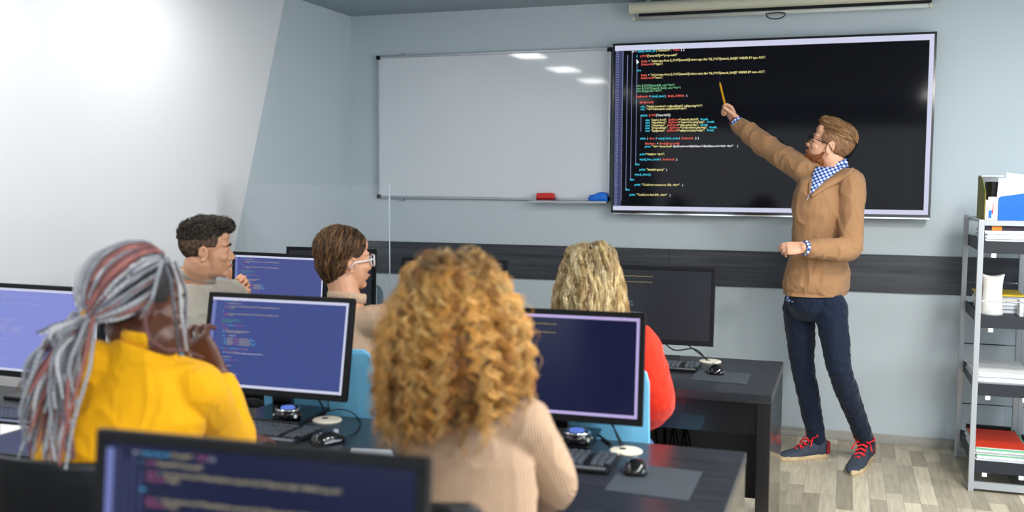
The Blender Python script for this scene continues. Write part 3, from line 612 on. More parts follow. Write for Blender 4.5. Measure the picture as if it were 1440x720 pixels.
# ------------------------------------------------------------------ shelving rack on the right
def rack(dx, label):
    X0, X1, YF, YK = .640+dx, .926+dx, 5.41, 6.06
    r = empty('storage_rack', ((X0+X1)/2, (YF+YK)/2, 0), label, 'shelf')
    for x, y, zt in ((X0, YF, 1.365), (X0, YK, 1.37), (X1, YF, 1.365), (X1, YK, 1.37)):
        obj('post', MB().box((x-.012, y-.012, 0), (x+.014, y+.012, zt)), m_silver, r, bevel=.002)
    for z in (.155, .545, .885, 1.255):
        mb = MB().box((X0+.015, YF-.01, z-.055), (X1-.013, YF-.004, z+.006)).box((X0+.015, YF-.004, z-.055), (X1-.013, YK, z-.05)).box((X0+.015, YF-.004, z-.05), (X0+.021, YK, z+.006)).box((X1-.019, YF-.004, z-.05), (X1-.013, YK, z+.006)).box((X0+.021, YF-.004, z-.006), (X1-.019, YK, z))
        obj('shelf_tray', mb, m_tray, r, bevel=.001)
        for x in (X0+.05, X1-.07): obj('white_clip', MB().box((x, YF-.012, z-.075), (x+.022, YF+.01, z-.055)), m_white_paint, r)
    mb = MB().box((X0+.014, YF-.012, 1.337), (X1-.012, YF+.012, 1.362)).box((X0+.014, YK-.012, 1.337), (X1-.012, YK+.012, 1.362)).box((X0+.014, YF+.012, 1.345), (X1-.012, YK-.012, 1.355))
    obj('top_frame', mb, m_silver, r)
    obj('bottom_rail', MB().box((X0+.014, YF-.01, .015), (X1-.012, YF+.01, .05)), m_silver, r)
    obj('bottom_rail', MB().box((X0+.014, YK-.01, .015), (X1-.012, YK+.01, .05)), m_silver, r)
    for z in (.62, .965, .28): 
        obj('guard_wire', MB().tube([(X0+.01, YK, z+.03), (X1, YK, z+.03)], .004, 8), m_chrome, r)
    obj('guard_wire', MB().tube([(X0+.01, YF, .962), (X1, YF, .962)], .004, 8), m_chrome, r)
    return r
rack(0, 'silver and black storage rack beside the presenter, holding papers and a jug')
rack(.312, 'second storage rack at the right edge of the view, behind the first')
def stack(name, x0, x1, y0, y1, z, n, t, mats_, label, cat, jit=.006):
    e = empty(name, ((x0+x1)/2, (y0+y1)/2, z), label, cat); 
    for k in range(n):
        j = rng.uniform(-jit, jit, 4); obj('sheet', MB().box((x0+j[0], y0+j[1], z+k*t), (x1+j[2], y1+j[3], z+(k+1)*t-.0006)), mats_[k % len(mats_)], e)
    return e
stack('paper_stack', .665, .90, 5.425, 5.78, 1.2555, 7, .008, [m_paper, m_paperb], 'thick white paper stack on the shelf just under the rack top', 'papers')
cz = 1.3125
c_d = tag(obj('folder', MB().box((.665, 5.43, cz), (.905, 5.75, cz+.02)), mat('dark_purple_folder', rgb(52, 44, 66), .5), bevel=.002), 'dark folder lying on the white paper stack under the rack top', 'folder')
tag(obj('cassette_case', MB().box((.69, 5.418, cz+.0), (.735, 5.4285, cz+.021)), mat('orange_card', rgb(236, 140, 40), .5)), 'small orange card in front of the dark folder', 'card')
zt = 1.3625
mg = empty('magazine_holder', (.68, 5.6, zt), 'olive and white magazine holder at the left end of the rack top', 'magazine holder')
obj('holder_side', MB().prism([(.655, 5.44, zt), (.655, 5.74, zt), (.655, 5.74, zt+.215), (.655, 5.60, zt+.215), (.655, 5.44, zt+.14)], (.004, 0, 0)), mat('olive_card', rgb(128, 128, 38), .6), mg)
obj('holder_back', MB().box((.66, 5.74, zt), (.75, 5.744, zt+.215)).box((.66, 5.44, zt), (.75, 5.444, zt+.10)), m_white_paint, mg)
obj('top_flap', MB().box((.655, 5.6, zt+.2155), (.76, 5.74, zt+.222)), m_white_paint, mg)
tag(obj('black_binder', MB().prism([(.682, 5.46, zt), (.71, 5.46, zt), (.716, 5.46, zt+.19), (.688, 5.46, zt+.19)], (0, .26, 0)), m_blackp), 'thin black binder leaning inside the olive magazine holder', 'binder')
bk = empty('leaflet', (.69, 5.425, zt), 'small white leaflet with blue and red marks at the front left of the rack top', 'leaflet')
obj('card', MB().prism([(.668, 5.435, zt), (.7, 5.435, zt), (.706, 5.435, zt+.115), (.67, 5.435, zt+.115)], (0, -.003, 0)), m_paper, bk)
obj('blue_mark', MB().prism([(.673, 5.4315, zt+.01), (.687, 5.4315, zt+.01), (.688, 5.4315, zt+.05), (.674, 5.4315, zt+.05)], (0, -.0006, 0)), m_blue, bk)
obj('red_mark', MB().prism([(.688, 5.4312, zt+.03), (.693, 5.4312, zt+.03), (.696, 5.4312, zt+.085), (.692, 5.4312, zt+.085)], (0, -.0006, 0)), m_red, bk)
tag(obj('document_folder', MB().prism([(.70, 5.424, zt), (.935, 5.424, zt), (.96, 5.424, zt+.205), (.90, 5.424, zt+.215), (.712, 5.424, zt+.205)], (0, .012, 0)), m_paper, bevel=.001), 'white document folder standing behind the blue folder', 'folder')
tag(obj('white_envelope', MB().prism([(.725, 5.45, zt), (.96, 5.45, zt), (.98, 5.45, zt+.2), (.75, 5.45, zt+.235)], (0, .012, 0)), m_paper), 'rearmost white envelope poking up above the document folder', 'envelope')
tag(obj('pink_label_tab', MB().box((.825, 5.4205, zt+.165), (.90, 5.4235, zt+.18)), mat('pink_tab', rgb(200, 80, 130), .5)), 'pink tab on the white document folder', 'tab')
tag(obj('blue_folder', MB().prism([(.714, 5.415, zt), (.93, 5.415, zt), (.935, 5.415, zt+.145), (.86, 5.415, zt+.14), (.722, 5.415, zt+.118), (.714, 5.415, zt+.11)], (0, .005, 0)), mat('bright_blue_plastic', rgb(0, 98, 190), .35), bevel=.001), 'bright blue folder standing at the front of the rack top', 'folder')
# jug shelf
z = .8855; jc = at(1394, 443, 5.50)
jg = empty('white_jug', (jc.x, 5.50, z), 'tall white ceramic jug with a notched rim on the rack', 'jug')
prof = [(.052, 0), (.054, .01), (.049, .06), (.045, .11), (.046, .15), (.051, .19), (.053, .205)]
rings = []
for r_, zz in prof+[(.049, .205), (.042, .15), (.04, .02)]:
    rings.append([Vector((jc.x+r_*c_(2*PI*k/32), 5.50+r_*s_(2*PI*k/32)*.8, z+zz+(.007*c_(4*PI*k/32)-.005 if zz > .2 else 0))) for k in range(32)])
obj('body', MB().loft(rings), mat('white_ceramic', rgb(236, 234, 230), .3), jg, smooth=True)
zz = z
for i, (t_, mt, l) in enumerate(((.022, mat('grey_book', rgb(150, 160, 172), .6), 'grey book at the bottom of the pile behind the jug'), (.02, m_paperb, 'pale book second from the bottom of the pile behind the jug'), (.024, m_paper, 'white book third in the pile behind the jug'), (.022, mat('cream_book', rgb(222, 218, 196), .6), 'cream book near the top of the pile behind the jug'), (.006, mat('yellow_folder', rgb(226, 190, 30), .5), 'yellow folder on top of the pile behind the jug'))):
    b_ = empty('book' if t_ > .01 else 'folder', (.74, 5.7, zz), l, 'book' if t_ > .01 else 'folder'); j = .004*math.sin(i*2.3)
    if t_ > .01:
        obj('cover', MB().box((.668+j, 5.58, zz), (.868+j, 5.86, zz+.0025)).box((.668+j, 5.58, zz+t_-.003), (.868+j, 5.86, zz+t_-.0005)).box((.668+j, 5.58, zz+.0025), (.671+j, 5.86, zz+t_-.003)), mt, b_)
        obj('pages', MB().box((.671+j, 5.584, zz+.0025), (.865+j, 5.856, zz+t_-.003)), m_paperb, b_)
    else: obj('card', MB().box((.66, 5.57, zz), (.88, 5.86, zz+t_)), mt, b_)
    zz += t_
tag(obj('tissue_box', MB().box((.835, 5.46, z), (.90, 5.54, z+.085)), m_paper, bevel=.003), 'small white box on the jug shelf between the books and the glass', 'box')
g_ = empty('drinking_glass', (.885, 5.435, z), 'clear drinking glass at the front right of the jug shelf', 'glass'); 
obj('tumbler', MB().lathe((.885, 5.448, z), [(.028, 0), (.03, .004), (.033, .085), (.031, .085), (.028, .008), (.005, .006)]), m_glass, g_, smooth=True)
stack('paper_stack', .655, .90, 5.43, 5.86, .5455, 9, .006, [m_paper, m_paperb], 'white loose paper stack on the middle shelf of the rack', 'papers', .01)
stack('document_pile', .66, .915, 5.425, 5.88, .1555, 8, .0075, [m_paper, m_paperb, m_paper, mat('green_sheet', rgb(120, 190, 150), .6)], 'pile of documents and folders under the red notebook on the lowest shelf', 'papers', .008)
nb2 = empty('red_notebook', (.78, 5.66, .216), 'red spiral notebook on the lowest shelf of the rack', 'notebook')
obj('cover', MB().box((.66, 5.43, .2225), (.895, 5.83, .225)), mat('red_orange_cover', rgb(214, 52, 14), .5), nb2); obj('pages', MB().box((.662, 5.433, .2165), (.893, 5.83, .2224)), m_paper, nb2)
for k in range(16): x = .668+k*.0148; obj('spiral_ring', MB().tube([(x, 5.832+.009*c_(a), .222+.009*s_(a)) for a in np.linspace(0, 2*PI*.95, 9)], .0016, 6), m_blackp, nb2)
tag(obj('black_folder', MB().box((.66, 5.85, .2165), (.88, 5.88, .236)), m_blackp), 'black folder edge behind the red notebook on the lowest shelf', 'folder')

# ================================================================== people
def skinmat(name, c, rough=.5):
    m = mat(name, rgb(*c), rough, var=.05, vscale=14, bump=.04, bscale=220); b = m.node_tree.nodes['Principled BSDF']
    b.inputs['Subsurface Weight'].default_value = .08; b.inputs['Subsurface Radius'].default_value = (.02, .008, .005); return m
sk_fair = skinmat('fair_skin', (226, 172, 142)); sk_tan = skinmat('light_tan_skin', (214, 160, 126)); sk_dark = skinmat('deep_brown_skin', (92, 56, 42), .4)
def V(*a): return Vector(a)
CR = Vector((c_(YAW), s_(YAW), 0)); CF = Vector((-s_(YAW), c_(YAW), 0)); Z = V(0, 0, 1)      # right and forward of the camera, level

def headframe(c, fwd, up=Z, s=1.0):
    f = Vector(fwd).normalized(); l = Vector(up).cross(f).normalized(); u = f.cross(l)
    return Matrix(((f.x*s, l.x*s, u.x*s, c[0]), (f.y*s, l.y*s, u.y*s, c[1]), (f.z*s, l.z*s, u.z*s, c[2]), (0, 0, 0, 1)))
def head_prims(mb, M):
    """x forward, y left, z up; eyes at z=0, crown .12, chin -.115"""
    mb.ell((-.012, 0, .035), (.098, .076, .086), M, 24, 16)          # cranium
    mb.ell((.03, 0, -.03), (.062, .062, .085), M, 20, 14)            # face block
    mb.ell((.022, 0, -.075), (.062, .05, .042), M, 18, 10)           # jaw
    mb.ell((.066, 0, -.098), (.022, .024, .018), M)                  # chin
    mb.ell((.070, 0, .022), (.026, .052, .014), M)                   # brow
    mb.ell((.062, 0, .058), (.03, .05, .035), M)                     # forehead
    for s in (-1, 1):
        mb.ell((.06, s*.04, -.028), (.026, .022, .022), M)           # cheekbone
        mb.ell((.078, s*.031, .0), (.012, .015, .0095), M)           # lids
        mb.ell((.094, s*.011, -.038), (.012, .009, .008), M)         # nostril wing
    rings = []
    for (x, z, w, d) in ((.086, .012, .009, .012), (.098, -.006, .0095, .014), (.110, -.024, .011, .015), (.114, -.034, .0115, .014), (.104, -.045, .009, .010)):
        c = Vector((x-.012, 0, z)); rings.append([M @ (c+Vector((d*c_(2*PI*k/12), w*s_(2*PI*k/12), 0))) for k in range(12)])
    mb.loft(rings)                                                   # nose
    mb.ell((.086, 0, -.061), (.012, .022, .0065), M); mb.ell((.084, 0, -.073), (.012, .019, .0075), M)   # lips
    for s in (-1, 1):                                                # ears
        E = M @ Matrix.Translation((-.008, s*.0745, -.014)) @ Matrix.Rotation(s*.28, 4, 'Z') @ Matrix.Rotation(.18, 4, 'Y') @ Matrix.Scale(.9, 4)
        pts = [E @ Vector((.017*c_(a)-.003*s_(a), s*.006, .031*s_(a))) for a in np.linspace(-1.9, 3.5, 14)]
        mb.ctube(pts, .0055, 8); mb.ell((0, 0, 0), (.014, .006, .025), E); mb.ell((.0, s*.002, -.027), (.009, .005, .009), E)
def face_parts(body, M, iris, brow, skin_lid=None, lips=None):
    for s in (-1, 1):
        obj('eye', MB().ell((.077, s*.031, -.001), (.0115, .0125, .0085), M, 14, 10), mat('eye_white', rgb(225, 222, 218), .2, var=0), body, smooth=True)
        obj('iris', MB().ell((.087, s*.031, -.001), (.0025, .005, .005), M, 12, 8), mat('iris', rgb(*iris), .2, var=0), body, smooth=True)
        obj('eyebrow', MB().ctube([M @ Vector(p) for p in ((.094, s*.014, .019), (.093, s*.03, .025), (.082, s*.048, .019))], [.0032, .0036, .002], 8), mat('brow_hair', rgb(*brow), .7), body, smooth=True)
    obj('lips', MB().ctube([M @ Vector(p) for p in ((.088, -.02, -.067), (.0975, -.007, -.064), (.0975, .007, -.064), (.088, .02, -.067))], [.003, .005, .005, .003], 8), mat('lip_skin', rgb(*(lips or (190, 116, 104))), .45), body, smooth=True)
def hand_prims(mb, wr, f, n, s_side, curls=(.5, .6, .7, .8), size=1.0, thumb=(.6, .7, .3), spread=.0, tb=.25, fl=None):
    """f: wrist to knuckles, n: way the palm faces, s_side: toward the thumb"""
    f = Vector(f).normalized(); n = (Vector(n)-f*Vector(n).dot(f)).normalized(); s = f.cross(n); s = s if s.dot(Vector(s_side)) > 0 else -s
    wr = Vector(wr); k = size; rings = []
    for d, w, t in ((-.03, .026, .019), (0, .027, .018), (.02, .033, .017), (.055, .041, .016), (.085, .042, .013), (.094, .036, .009)):
        rings.append(mb.ring(wr+f*d*k, s*w*k, n*t*k, 16))
    mb.loft(rings)
    tips = []
    for i, (o, L, r, c) in enumerate(zip((.031, .0105, -.0105, -.03), (.072, .080, .074, .060), (.0092, .0095, .009, .008), curls)):
        if fl: L *= fl
        p = wr+f*(.088-.004*abs(i-1))*k+s*o*k; g = (f+s*(o*spread*20)).normalized(); th = 0; pts = [p-g*.012*k, p]
        for seg, cc in ((.46, .9), (.3, 1.1), (.24, .8)):
            th += c*cc; pts.append(pts[-1]+(g*math.cos(th)+n*math.sin(th))*L*seg*k)
        tips.append(pts[-1])
        mb.ctube(pts, [r*k*1.05, r*k, r*k*.98, r*k*.9, r*k*.78], 10)
    p = wr+f*.022*k+s*.026*k; a, b2, c = thumb; d = (f*a+s*b2+n*c).normalized(); p2 = p+d*.042*k
    d2 = (d+f*tb+n*tb*.6-s*.15).normalized(); p3 = p2+d2*.032*k; p4 = p3+(d2+f*.1).normalized()*.025*k
    mb.ctube([p-d*.01, p, p2, p3, p4], [.015*k, .0145*k, .0115*k, .0105*k, .009*k], 10)
    return tips
def limb(mb, pts, rs, n=16, flat=1.0, ref=None):
    """smoothly resampled limb through joints"""
    P = [Vector(p) for p in pts]; R_ = list(rs); oP = []; oR = []
    for i in range(len(P)-1):
        a, b2, c3, d = P[max(i-1, 0)], P[i], P[i+1], P[min(i+2, len(P)-1)]
        for k in range(4):
            t = k/4; oP.append(.5*((2*b2)+(c3-a)*t*.6+(-3*b2+3*c3-.3*(c3-a)*2-.3*(d-b2))*2*t*t*.5*2/2+0*t) if False else b2.lerp(c3, t)); oR.append(R_[i]*(1-t)+R_[i+1]*t)
    oP.append(P[-1]); oR.append(R_[-1])
    for _ in range(2):      # round the bend
        Q = [p.copy() for p in oP]
        for i in range(1, len(oP)-1): oP[i] = Q[i]*.5+(Q[i-1]+Q[i+1])*.25
    mb.ctube(oP, oR, n, ref, flat)
def torso(mb, J, inf=0, top=True):
    pe, ch, nk = Vector(J['pelvis']), Vector(J['chest']), Vector(J['neck']); w = J.get('w', 1.0)
    lh, ls = Vector(J['lh']).normalized(), Vector(J['ls']).normalized()
    seq = [(-.12, .10, .085), (-.06, .155, .115), (0, .168, .12), (.3, .152, .105), (.55, .142, .1), (1, .168, .118), (1.3, .178, .108), (1.52, .17, .088), (1.68, .135, .075), (1.82, .085, .064), (1.93, .058, .056)]
    if not top: seq = seq[:4]
    bulk = J.get('bulk', 1.0); rings = []; T0 = (ch-pe)
    for t, hw, hd in seq:
        if t <= 1: c = pe+T0*t if t > 0 else pe+T0.normalized()*t
        else: c = ch.lerp(nk, t-1)
        l = lh.lerp(ls, min(max(t, 0), 1)).normalized(); ax = (T0 if t < 1 else nk-ch).normalized(); d = ax.cross(l).normalized(); l = d.cross(ax)
        rings.append(mb.ring(c, l*(hw*w+inf), d*(hd*w*bulk+inf), 28))
    mb.loft(rings)
def arm(mb, sh, el, wr, inf=0, w=1.0, end=1.0, neckpt=None, cuff=None):
    sh, el, wr = Vector(sh), Vector(el), Vector(wr); e = el.lerp(wr, end)
    rs = [.052*w+inf, .047*w+inf, .041*w+inf, .042*w+inf*1.05, (.034*w+inf), .029*w+inf*.75]
    if end < 1 or True: rs[-1] = (.029*w+inf*.8) if cuff is None else cuff
    limb(mb, [sh, sh.lerp(el, .45), el, el.lerp(e, .3), el.lerp(e, .75), e], rs)
    if neckpt is not None: mb.ctube([sh, Vector(neckpt)], [.05*w+inf, .045*w+inf], 14)
def leg(mb, hip, kn, an, inf=0, w=1.0):
    hip, kn, an = Vector(hip), Vector(kn), Vector(an)
    limb(mb, [hip, hip.lerp(kn, .4), kn, kn.lerp(an, .3), an], [.088*w+inf, .078*w+inf, .058*w+inf, .056*w+inf*1.05, .038*w+inf*1.2])
def person(name_label, base, J, skin, M, wear, extra=None, voxel=.0045, hands=None, group=None):
    p = empty('person', base, name_label, 'person', group)
    mb = MB(); torso(mb, J); head_prims(mb, M)
    nb = Vector(J['neck']); hb = M @ Vector((-.022, 0, -.055)); limb(mb, [nb-(hb-nb)*.3, nb.lerp(hb, .5), hb], [.062*J.get('nw', 1), .055*J.get('nw', 1), .056*J.get('nw', 1)])
    for s in 'lr':
        arm(mb, J['sh'+s], J['el'+s], J['wr'+s], 0, J.get('aw', 1), neckpt=nb.lerp(Vector(J['chest']), .25)); leg(mb, J['hip'+s], J['kn'+s], J['an'+s], -.006, .78)
        a = Vector(J['an'+s]); t = Vector(J['toe'+s]); mb.ctube([a+V(0, 0, -.02), a.lerp(t, .5)+V(0, 0, -.035), t+V(0, 0, -.01)], [.024, .02, .016], 12)
    for h in hands: hand_prims(mb, **h)
    body = obj('body', None, skin, p, me=solid(mb, voxel, 3), smooth=True)
    return p, body
def garment(name, prims, parent, m, voxel=.007, amp=.004, freq=7, seed=1, keep=None, stretch=(1, 1, 1), smooth=4):
    me = wrinkle(solid(prims, voxel, smooth), amp, freq, stretch, seed)
    if keep: me = trim(me, keep)
    return obj(name, None, m, parent, me=me, smooth=True)
def sneaker(parent, heel, toe, m_up, m_sole, m_lace=None, m_heel=None, s=1.0, up=0):
    heel, toe = Vector(heel), Vector(toe); f = toe-heel; L = f.length; f.normalize(); l = Z.cross(f).normalized(); o = heel.copy(); o.z += up
    def P(x, y, z): return o+f*(x*L)+l*y*s+Z*z*s
    out = [(0, .0), (.02, .024), (.12, .034), (.3, .033), (.5, .036), (.7, .046), (.85, .044), (.95, .03), (1, .008)]
    poly = [(x, y) for x, y in out]+[(x, -y*.9) for x, y in reversed(out[1:-1])]
    mb = MB(); mb.loft([[P(x*1.0, y*1.06, 0) for x, y in poly], [P(x*1.01, y*1.12, .008) for x, y in poly], [P(x, y*1.1, .022) for x, y in poly], [P(.01+x*.98, y*.95, .027) for x, y in poly]])
    sh = obj('shoe', mb, m_sole, parent, smooth=False, bevel=.002)
    mb = MB(); rings = []
    for x, w, h, z in ((.0, .022, .036, .056), (.06, .034, .05, .068), (.18, .039, .056, .074), (.32, .041, .052, .07), (.48, .043, .04, .06), (.64, .048, .031, .05), (.8, .047, .026, .044), (.93, .036, .02, .04), (.99, .018, .010, .034)):
        rings.append([P(x, w*c_(2*PI*k/18), z-.02+h*s_(2*PI*k/18)) for k in range(18)])
    mb.loft(rings); mb.ctube([P(.16, 0, .04), P(.15, 0, .085)], [.042*s, .043*s], 16)
    obj('upper', None, m_up, sh, me=solid(mb, .004, 2), smooth=True)
    if m_heel:
        mb = MB(); mb.loft([[P(.0, .03*math.sin(a), z)+f*(-.004-.008*c_(a)) for a in np.linspace(-1.2, 1.2, 9)]+[P(.07, .046*math.sin(a), z) for a in np.linspace(1.1, -1.1, 9)] for z in (.025, .055, .09)])
        obj('heel_tab', mb, m_heel, sh)
    if m_lace:
        mb = MB()
        for i in range(5):
            x = .30+.075*i; z = .122-.0155*i
            mb.tube([P(x, -.026, z-.008), P(x+.03, 0, z+.002), P(x+.05, .026, z-.01)], .0042, 8); mb.tube([P(x, .026, z-.008), P(x+.03, 0, z+.004), P(x+.05, -.026, z-.01)], .0042, 8)
        for sd in (-1, 1):
            mb.tube([P(.29, 0, .126), P(.24, sd*.03, .148), P(.32, sd*.058, .135), P(.36, sd*.03, .118), P(.30, 0, .126)], .0042, 8)
            mb.tube([P(.29, 0, .126), P(.38, sd*.04, .11), P(.44, sd*.055, .08)], .0038, 8)
        obj('laces', mb, m_lace, sh)
    return sh
def glasses(parent, M, m_f, w=.062, round_=True, thick=.0022, m_lens=None):
    mb = MB()
    for s in (-1, 1):
        c = Vector((.107, s*.034, -.004)); n = 24; pts = []
        for k in range(n+1):
            a = 2*PI*k/n; cx, sx = c_(a), s_(a)
            if not round_: e = .55; cx = math.copysign(abs(cx)**e, cx); sx = math.copysign(abs(sx)**e, sx)
            pts.append(M @ (c+Vector((-.012*abs(cx)*(1 if cx*s > 0 else 0), .0255*cx, (.0215 if round_ else .021)*sx))))
        mb.tube(pts, thick, 8)
        mb.tube([M @ Vector(p) for p in ((.094, s*.06, .004), (.084, s*.071, .004), (.04, s*.083, .0), (.0, s*.086, -.002), (-.022, s*.084, -.022))], thick, 8)
    mb.tube([M @ Vector(p) for p in ((.107, -.01, .0), (.112, 0, .003), (.107, .01, .0))], thick, 8)
    g = obj('glasses', mb, m_f, parent, smooth=True)
    if m_lens:
        mb = MB()
        for s in (-1, 1): mb.loft([[M @ Vector((x, s*.034+.024*c_(2*PI*k/20), -.004+.019*s_(2*PI*k/20))) for k in range(20)] for x in (.104, .105)])
        obj('lenses', mb, m_lens, g)
    return g
def cloth(name, c, rough=.85, bump=.25, bscale=260, var=.06, fold=.45): 
    m = mat(name, rgb(*c), rough, spec=.25, var=var, vscale=6, bump=bump, bscale=bscale); nt, b = tree(m); b.inputs['Sheen Weight'].default_value = .12
    tc = node(nt, 'ShaderNodeTexCoord'); mp = node(nt, 'ShaderNodeMapping'); mp.inputs['Scale'].default_value = (1, 1, .6); nt.links.new(tc.outputs['Object'], mp.inputs[0])
    n = node(nt, 'ShaderNodeTexNoise'); n.inputs['Scale'].default_value = 7; n.inputs['Detail'].default_value = 2.5; n.inputs['Distortion'].default_value = 1.6; nt.links.new(mp.outputs[0], n.inputs['Vector'])
    f2 = node(nt, 'ShaderNodeBump'); f2.inputs['Strength'].default_value = fold; f2.inputs['Distance'].default_value = .05; nt.links.new(n.outputs['Fac'], f2.inputs['Height'])
    old = b.inputs['Normal'].links[0].from_node; nt.links.new(f2.outputs[0], old.inputs['Normal']); return m
def ribbed(name, c, scale=55, d='X', rough=.85, strength=.5):
    m = mat(name, rgb(*c), rough, spec=.2, var=.05, vscale=5); nt, b = tree(m); tc = node(nt, 'ShaderNodeTexCoord')
    w = node(nt, 'ShaderNodeTexWave'); w.bands_direction = d; w.inputs['Scale'].default_value = scale; w.inputs['Distortion'].default_value = .6; w.inputs['Detail Scale'].default_value = .4
    nt.links.new(tc.outputs['Object'], w.inputs['Vector']); bp = node(nt, 'ShaderNodeBump'); bp.inputs['Strength'].default_value = strength; bp.inputs['Distance'].default_value = .004
    nt.links.new(w.outputs['Fac'], bp.inputs['Height']); nt.links.new(bp.outputs[0], b.inputs['Normal']); return m
m_plaid = mat('blue_white_plaid', rgb(225, 232, 245), .8, var=0); nt, b = tree(m_plaid); tc = node(nt, 'ShaderNodeTexCoord')
mp = node(nt, 'ShaderNodeMapping'); mp.inputs['Rotation'].default_value = (.3, .5, .2); nt.links.new(tc.outputs['Object'], mp.inputs[0]); prev = None
for d in ('X', 'Z'):
    w = node(nt, 'ShaderNodeTexWave'); w.bands_direction = d; w.inputs['Scale'].default_value = 17; nt.links.new(mp.outputs[0], w.inputs['Vector'])
    g = node(nt, 'ShaderNodeMath', operation='GREATER_THAN'); g.inputs[1].default_value = .56; nt.links.new(w.outputs['Fac'], g.inputs[0])
    if prev is None: prev = g
    else: ad = node(nt, 'ShaderNodeMath', operation='ADD'); nt.links.new(prev.outputs[0], ad.inputs[0]); nt.links.new(g.outputs[0], ad.inputs[1])
cr = node(nt, 'ShaderNodeValToRGB'); cr.color_ramp.interpolation = 'CONSTANT'; e = cr.color_ramp.elements; e[0].color = rgb(232, 238, 250); e[0].position = 0; e[1].color = rgb(20, 36, 100); e[1].position = .8
x = e.new(.4); x.color = rgb(84, 122, 205); dv = node(nt, 'ShaderNodeMath', operation='MULTIPLY'); dv.inputs[1].default_value = .5; nt.links.new(ad.outputs[0], dv.inputs[0])
nt.links.new(dv.outputs[0], cr.inputs[0]); nt.links.new(cr.outputs[0], b.inputs['Base Color'])

hm = hairmat('hair'); hm_braid = hairmat('braided_hair', .6, .25)
def scalp_pt(M, az, el, r=1.0):      # az 0=front, +left; el 0..pi/2 up ; on the cranium ellipsoid
    return M @ Vector((-.012+.098*r*c_(el)*c_(az), .076*r*c_(el)*s_(az), .035+.086*r*s_(el)))
def shell(name, M, keep, cen, rad, m, parent, grow=0.0, voxel=.004, extra=None, amp=.0, freq=40):
    mb = MB(); mb.ell(cen, (rad[0]+grow, rad[1]+grow, rad[2]+grow), M, 30, 22)
    if extra: extra(mb)
    me = solid(mb, voxel, 2)
    if amp: wrinkle(me, amp, freq)
    Mi = M.inverted(); me = trim(me, lambda p: keep(Mi @ p))
    o = obj(name, None, m, parent, me=me, smooth=True); return o

def ringcollar(parent, nk, ax, r, h, th, m, name='collar', tilt=None):
    nk, ax = Vector(nk), Vector(ax).normalized(); a = ax.orthogonal().normalized(); b2 = ax.cross(a); mb = MB(); secs = []
    for k in range(32):
        d = a*c_(2*PI*k/32)+b2*s_(2*PI*k/32); secs.append([nk+d*(r+th), nk+ax*h*.8+d*(r+th*.9), nk+ax*h+d*(r+th*.3), nk+ax*h+d*(r-th*.3), nk+ax*h*.7+d*(r-th*.8), nk+d*(r-th*.5)])
    n = 6; vs = [p for s in secs for p in s]; fs = []
    for i in range(32):
        for j in range(n): fs.append((i*n+j, i*n+(j+1) % n, ((i+1) % 32)*n+(j+1) % n, ((i+1) % 32)*n+j))
    mb.add(vs, fs); return obj(name, mb, m, parent, smooth=True)

# ------------------------------------------------------------------ the presenter pointing at the screen
Yp = 5.66; HM = at(1167, 206, Yp)
Mh = headframe(HM+V(0, 0, .008), -CR*.93+CF*.32+Z*.36, Z, 1.06)
J = dict(pelvis=at(1146, 418, 5.68), chest=at(1158, 300, 5.67), neck=at(1172, 234, 5.68), nw=1.12, lh=(CR*.8+CF*.55), ls=(CR*.85+CF*.45), w=1.0, bulk=1.05,
 shl=at(1196, 258, 5.62), ell=at(1197, 352, 5.52), wrl=at(1131, 349, 5.38), shr=at(1132, 240, 5.66), elr=at(1084, 211, 5.78), wrr=at(1034, 171, 5.86),
 hipl=at(1168, 432, 5.62), knl=at(1180, 520, 5.54), anl=onz(1222, 642, 0).lerp(onz(1196, 669, 0), .2)+Vector((0, 0, .10)), hipr=at(1123, 430, 5.70), knr=at(1129, 518, 5.72), anr=onz(1162, 642, 0).lerp(onz(1093, 647, 0), .2)+Vector((0, 0, .10)),
 toel=onz(1222, 642, 0).lerp(onz(1196, 669, 0), .6)+Vector((0, 0, .05)), toer=onz(1162, 642, 0).lerp(onz(1093, 647, 0), .6)+Vector((0, 0, .05)))
hands = [dict(wr=J['wrr'], f=-CR*.45+Z*.85+CF*.1, n=-CR*.75-Z*.4-CF*.45, s_side=CR*.3+Z*.5+CF*.2, curls=(.75, 1.25, 1.3, 1.3), size=.98, thumb=(.75, .25, .6)),
         dict(wr=J['wrl'], f=-CR*.95-Z*.02+CF*.15, n=-Z*.5+CF*.8, s_side=Z, curls=(.45, .55, .65, .75), size=.95, thumb=(.8, .35, .5), fl=.85)]
P1, body = person('bearded person in tan sweater and navy trousers, standing and pointing at the wall screen', (J['pelvis'].x, 5.68, 0), J, sk_fair, Mh, None, hands=hands, voxel=.004)
face_parts(P1, Mh, (70, 90, 110), (150, 100, 60))
m_tan = cloth('tan_knit_wool', (164, 124, 88), bump=.3, bscale=420)
mb = MB(); J2 = dict(J); torso(mb, J2, .018); q = Vector(J['neck']).lerp(Vector(J['chest']), .28)
arm(mb, J['shl'], J['ell'], J['wrl'], .016, 1.12, end=.9, neckpt=q); arm(mb, J['shr'], J['elr'], J['wrr'], .015, 1.08, end=.88, neckpt=q)
hem = Vector(J['pelvis'])+V(0, 0, .035)
axh = (Vector(J['chest'])-hem).normalized(); lh = Vector(J['lh']).normalized(); dh = axh.cross(lh).normalized()
mb.loft([mb.ring(hem+axh*z, lh*a, dh*b2, 26) for z, a, b2 in ((0, .176, .138), (.015, .188, .15), (.05, .192, .154), (.10, .19, .15), (.17, .175, .138), (.26, .158, .122))])
hz = (hem-V(0, 0, .02)).z
sw = garment('sweater', mb, P1, m_tan, .006, .012, 6.5, 3, keep=lambda p: p.z > hz-.0 and (p-Vector(J['neck'])).length > .058, stretch=(1, 1, .55), smooth=3)
